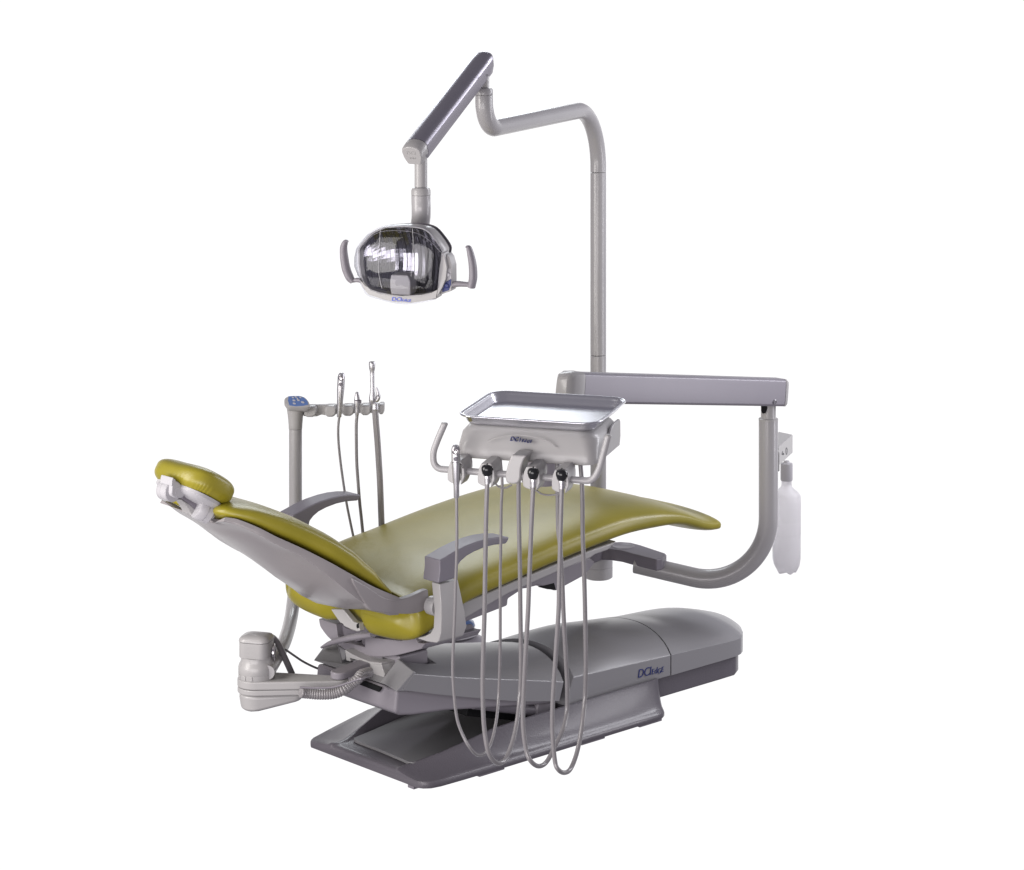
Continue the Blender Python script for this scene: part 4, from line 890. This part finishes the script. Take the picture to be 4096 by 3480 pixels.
MB().sweep(spline([onV('e4', x, y, v) for x, y, v in ((400, 130, 6.26), (470, 112, 6.3), (540, 135, 6.32), (640, 150, 6.3))], 6), .009, n=14).build('hose_bend', 'hose_dark', asst)
MB().sweep(spline([onV('e4', x, y, v) for x, y, v in ((530, 130, 6.24), (590, 106, 6.24), (660, 140, 6.26), (730, 230, 6.28), (790, 350, 6.3), (860, 500, 6.32), (950, 700, 6.34), (970, 745, 6.34))], 8), .0085, n=16).build('suction_hose', 'hose_dark', asst)
MB().sweep(spline([onV('e4', x, y, v) for x, y, v in ((800, 290, 6.32), (850, 315, 6.34), (980, 405, 6.38), (1130, 505, 6.42), (1300, 590, 6.44), (1450, 645, 6.46), (1600, 690, 6.46))], 6), .0030, n=12).build('supply_cable', 'hose_dark', asst)

# assistant instruments
def hz(pts): return spline([onV('c5', x, y, VA - .03) for x, y in pts], 8)
Sa = onV('c5', 610, 592, VA - .03)
syringe('small silver air-water syringe, leftmost instrument on the assistant holder rail', Sa, 0, (Z_ + RGT * .055).normalized(), 'instruments on the assistant rail', hz(((611, 590), (602, 680), (604, 800), (618, 950), (640, 1120), (672, 1330), (705, 1500), (748, 1700), (800, 1900))), .0037, .645)
t = root('saliva_ejector', 'short silver saliva ejector valve in the middle of the assistant rail, grey hose below', 'saliva ejector', onV('c5', 768, 576, VA - .03), 'instruments on the assistant rail')
b_ = onV('c5', 768, 576, VA - .03)
MB().lathe(b_, Z_, [(0, 0), (.0052, 0), (.0056, .001), (.0056, .010), (.0068, .026), (.0080, .036), (.0080, .042), (0, .042)], n=28).build('valve_body', 'satin', t)
MB().lathe(b_ + Z_ * .0415, Z_, [(0, 0), (.0083, 0), (.0083, .004), (0, .004)], n=24).build('valve_ring', 'dark', t)
MB().lathe(b_ + Z_ * .0455, Z_, [(0, 0), (.0078, 0), (.0072, .006), (.0046, .020), (.0038, .0208), (.003, .020), (.003, .018), (0, .018)], n=28).build('valve_tip', 'satin', t)
MB().box(b_ + Z_ * .039 + RGT * .010, RGT, FWD, Z_, .0025, .003, .005).build('lever', 'dark', t, bevel=.001)
MB().sweep(hz(((768, 576), (762, 650), (762, 800), (766, 1000), (780, 1200), (792, 1350), (810, 1520), (832, 1750))), .0046, n=16).build('hose', 'hose', t)
t = root('suction_handpiece', 'tallest silver suction handpiece at the right end of the assistant rail, thick hose below', 'suction handpiece', onV('c5', 928, 530, VA - .03), 'instruments on the assistant rail')
b_ = onV('c5', 928, 530, VA - .03)
ax_ = (Z_ - RGT * .03).normalized()
MB().lathe(b_, ax_, [(0, 0), (.0100, 0), (.0104, .001), (.0104, .007), (.0096, .010), (.0102, .020), (0, .020)], n=28).build('valve_body', 'satin', t)
b2_ = onV('c5', 905, 470, VA - .03); ax2 = (onV('c5', 900, 105, VA - .03) - b2_).normalized()
MB().lathe(b2_, ax2, [(0, -.006), (.0068, -.006), (.0104, .008), (.0096, .018), (.0066, .034), (.0062, .060), (.0064, .084), (.0062, .090), (.0086, .099), (.0092, .112), (.0088, .117), (.0074, .1185), (.0058, .117), (.0056, .108), (0, .108)], n=32).build('suction_tip', 'satin', t)
MB().lathe(b2_ + ax2 * .1172, ax2, [(0, -.001), (.0055, -.001), (.0055, .0002), (0, .0002)], n=24).build('tip_opening', 'gap', t)
MB().sweep(spline([onV('c5', x, y, VA - .04) for x, y in ((938, 330), (950, 370), (957, 410), (950, 440), (930, 455))], 6), [.0035 + .0025 * math.sin(math.pi * k / 24) for k in range(25)], n=14).build('lever', 'satin', t)
MB().sweep(spline([onV('c5', x, y, VA - .055) for x, y in ((962, 405), (940, 408), (935, 440), (920, 462), (895, 468), (876, 456))], 6), .0016, n=10).build('lever_spring', 'mauve', t)
MB().sweep(hz(((927, 528), (935, 640), (948, 800), (960, 980), (970, 1150), (978, 1350), (985, 1560), (990, 1750))), .0091, n=20).build('hose', 'hose', t)

# ================================================================== FOOT CONTROL
fc = onZ('s', 1796, 2572, 0)
foot = root('foot_control', 'round foot control with dark blue top, half hidden behind the chair base', 'foot control', fc)
MB().lathe(fc, Z_, [(0, 0), (.108, 0), (.112, .004), (.112, .010), (.095, .018), (.08, .026), (0, .026)], n=48).build('base_disc', 'mauve', foot, smooth=40)
MB().lathe(fc + Z_ * .0265, Z_, [(0, 0), (.080, 0), (.092, .006), (.092, .010), (.086, .014), (0, .014)], n=48).build('housing_ring', 'white', foot, smooth=40)
MB().lathe(fc + Z_ * .041, Z_, [(0, 0), (.05, 0), (.072, .004), (.084, .012), (.083, .016), (0, .016)], n=48).build('pedal_rim', 'steel', foot, smooth=40)
MB().lathe(fc + Z_ * .0575, Z_, [(0, 0), (.082, 0), (.080, .008), (.06, .016), (.0, .020)], n=48).build('pedal_disc', 'blue', foot, smooth=60)
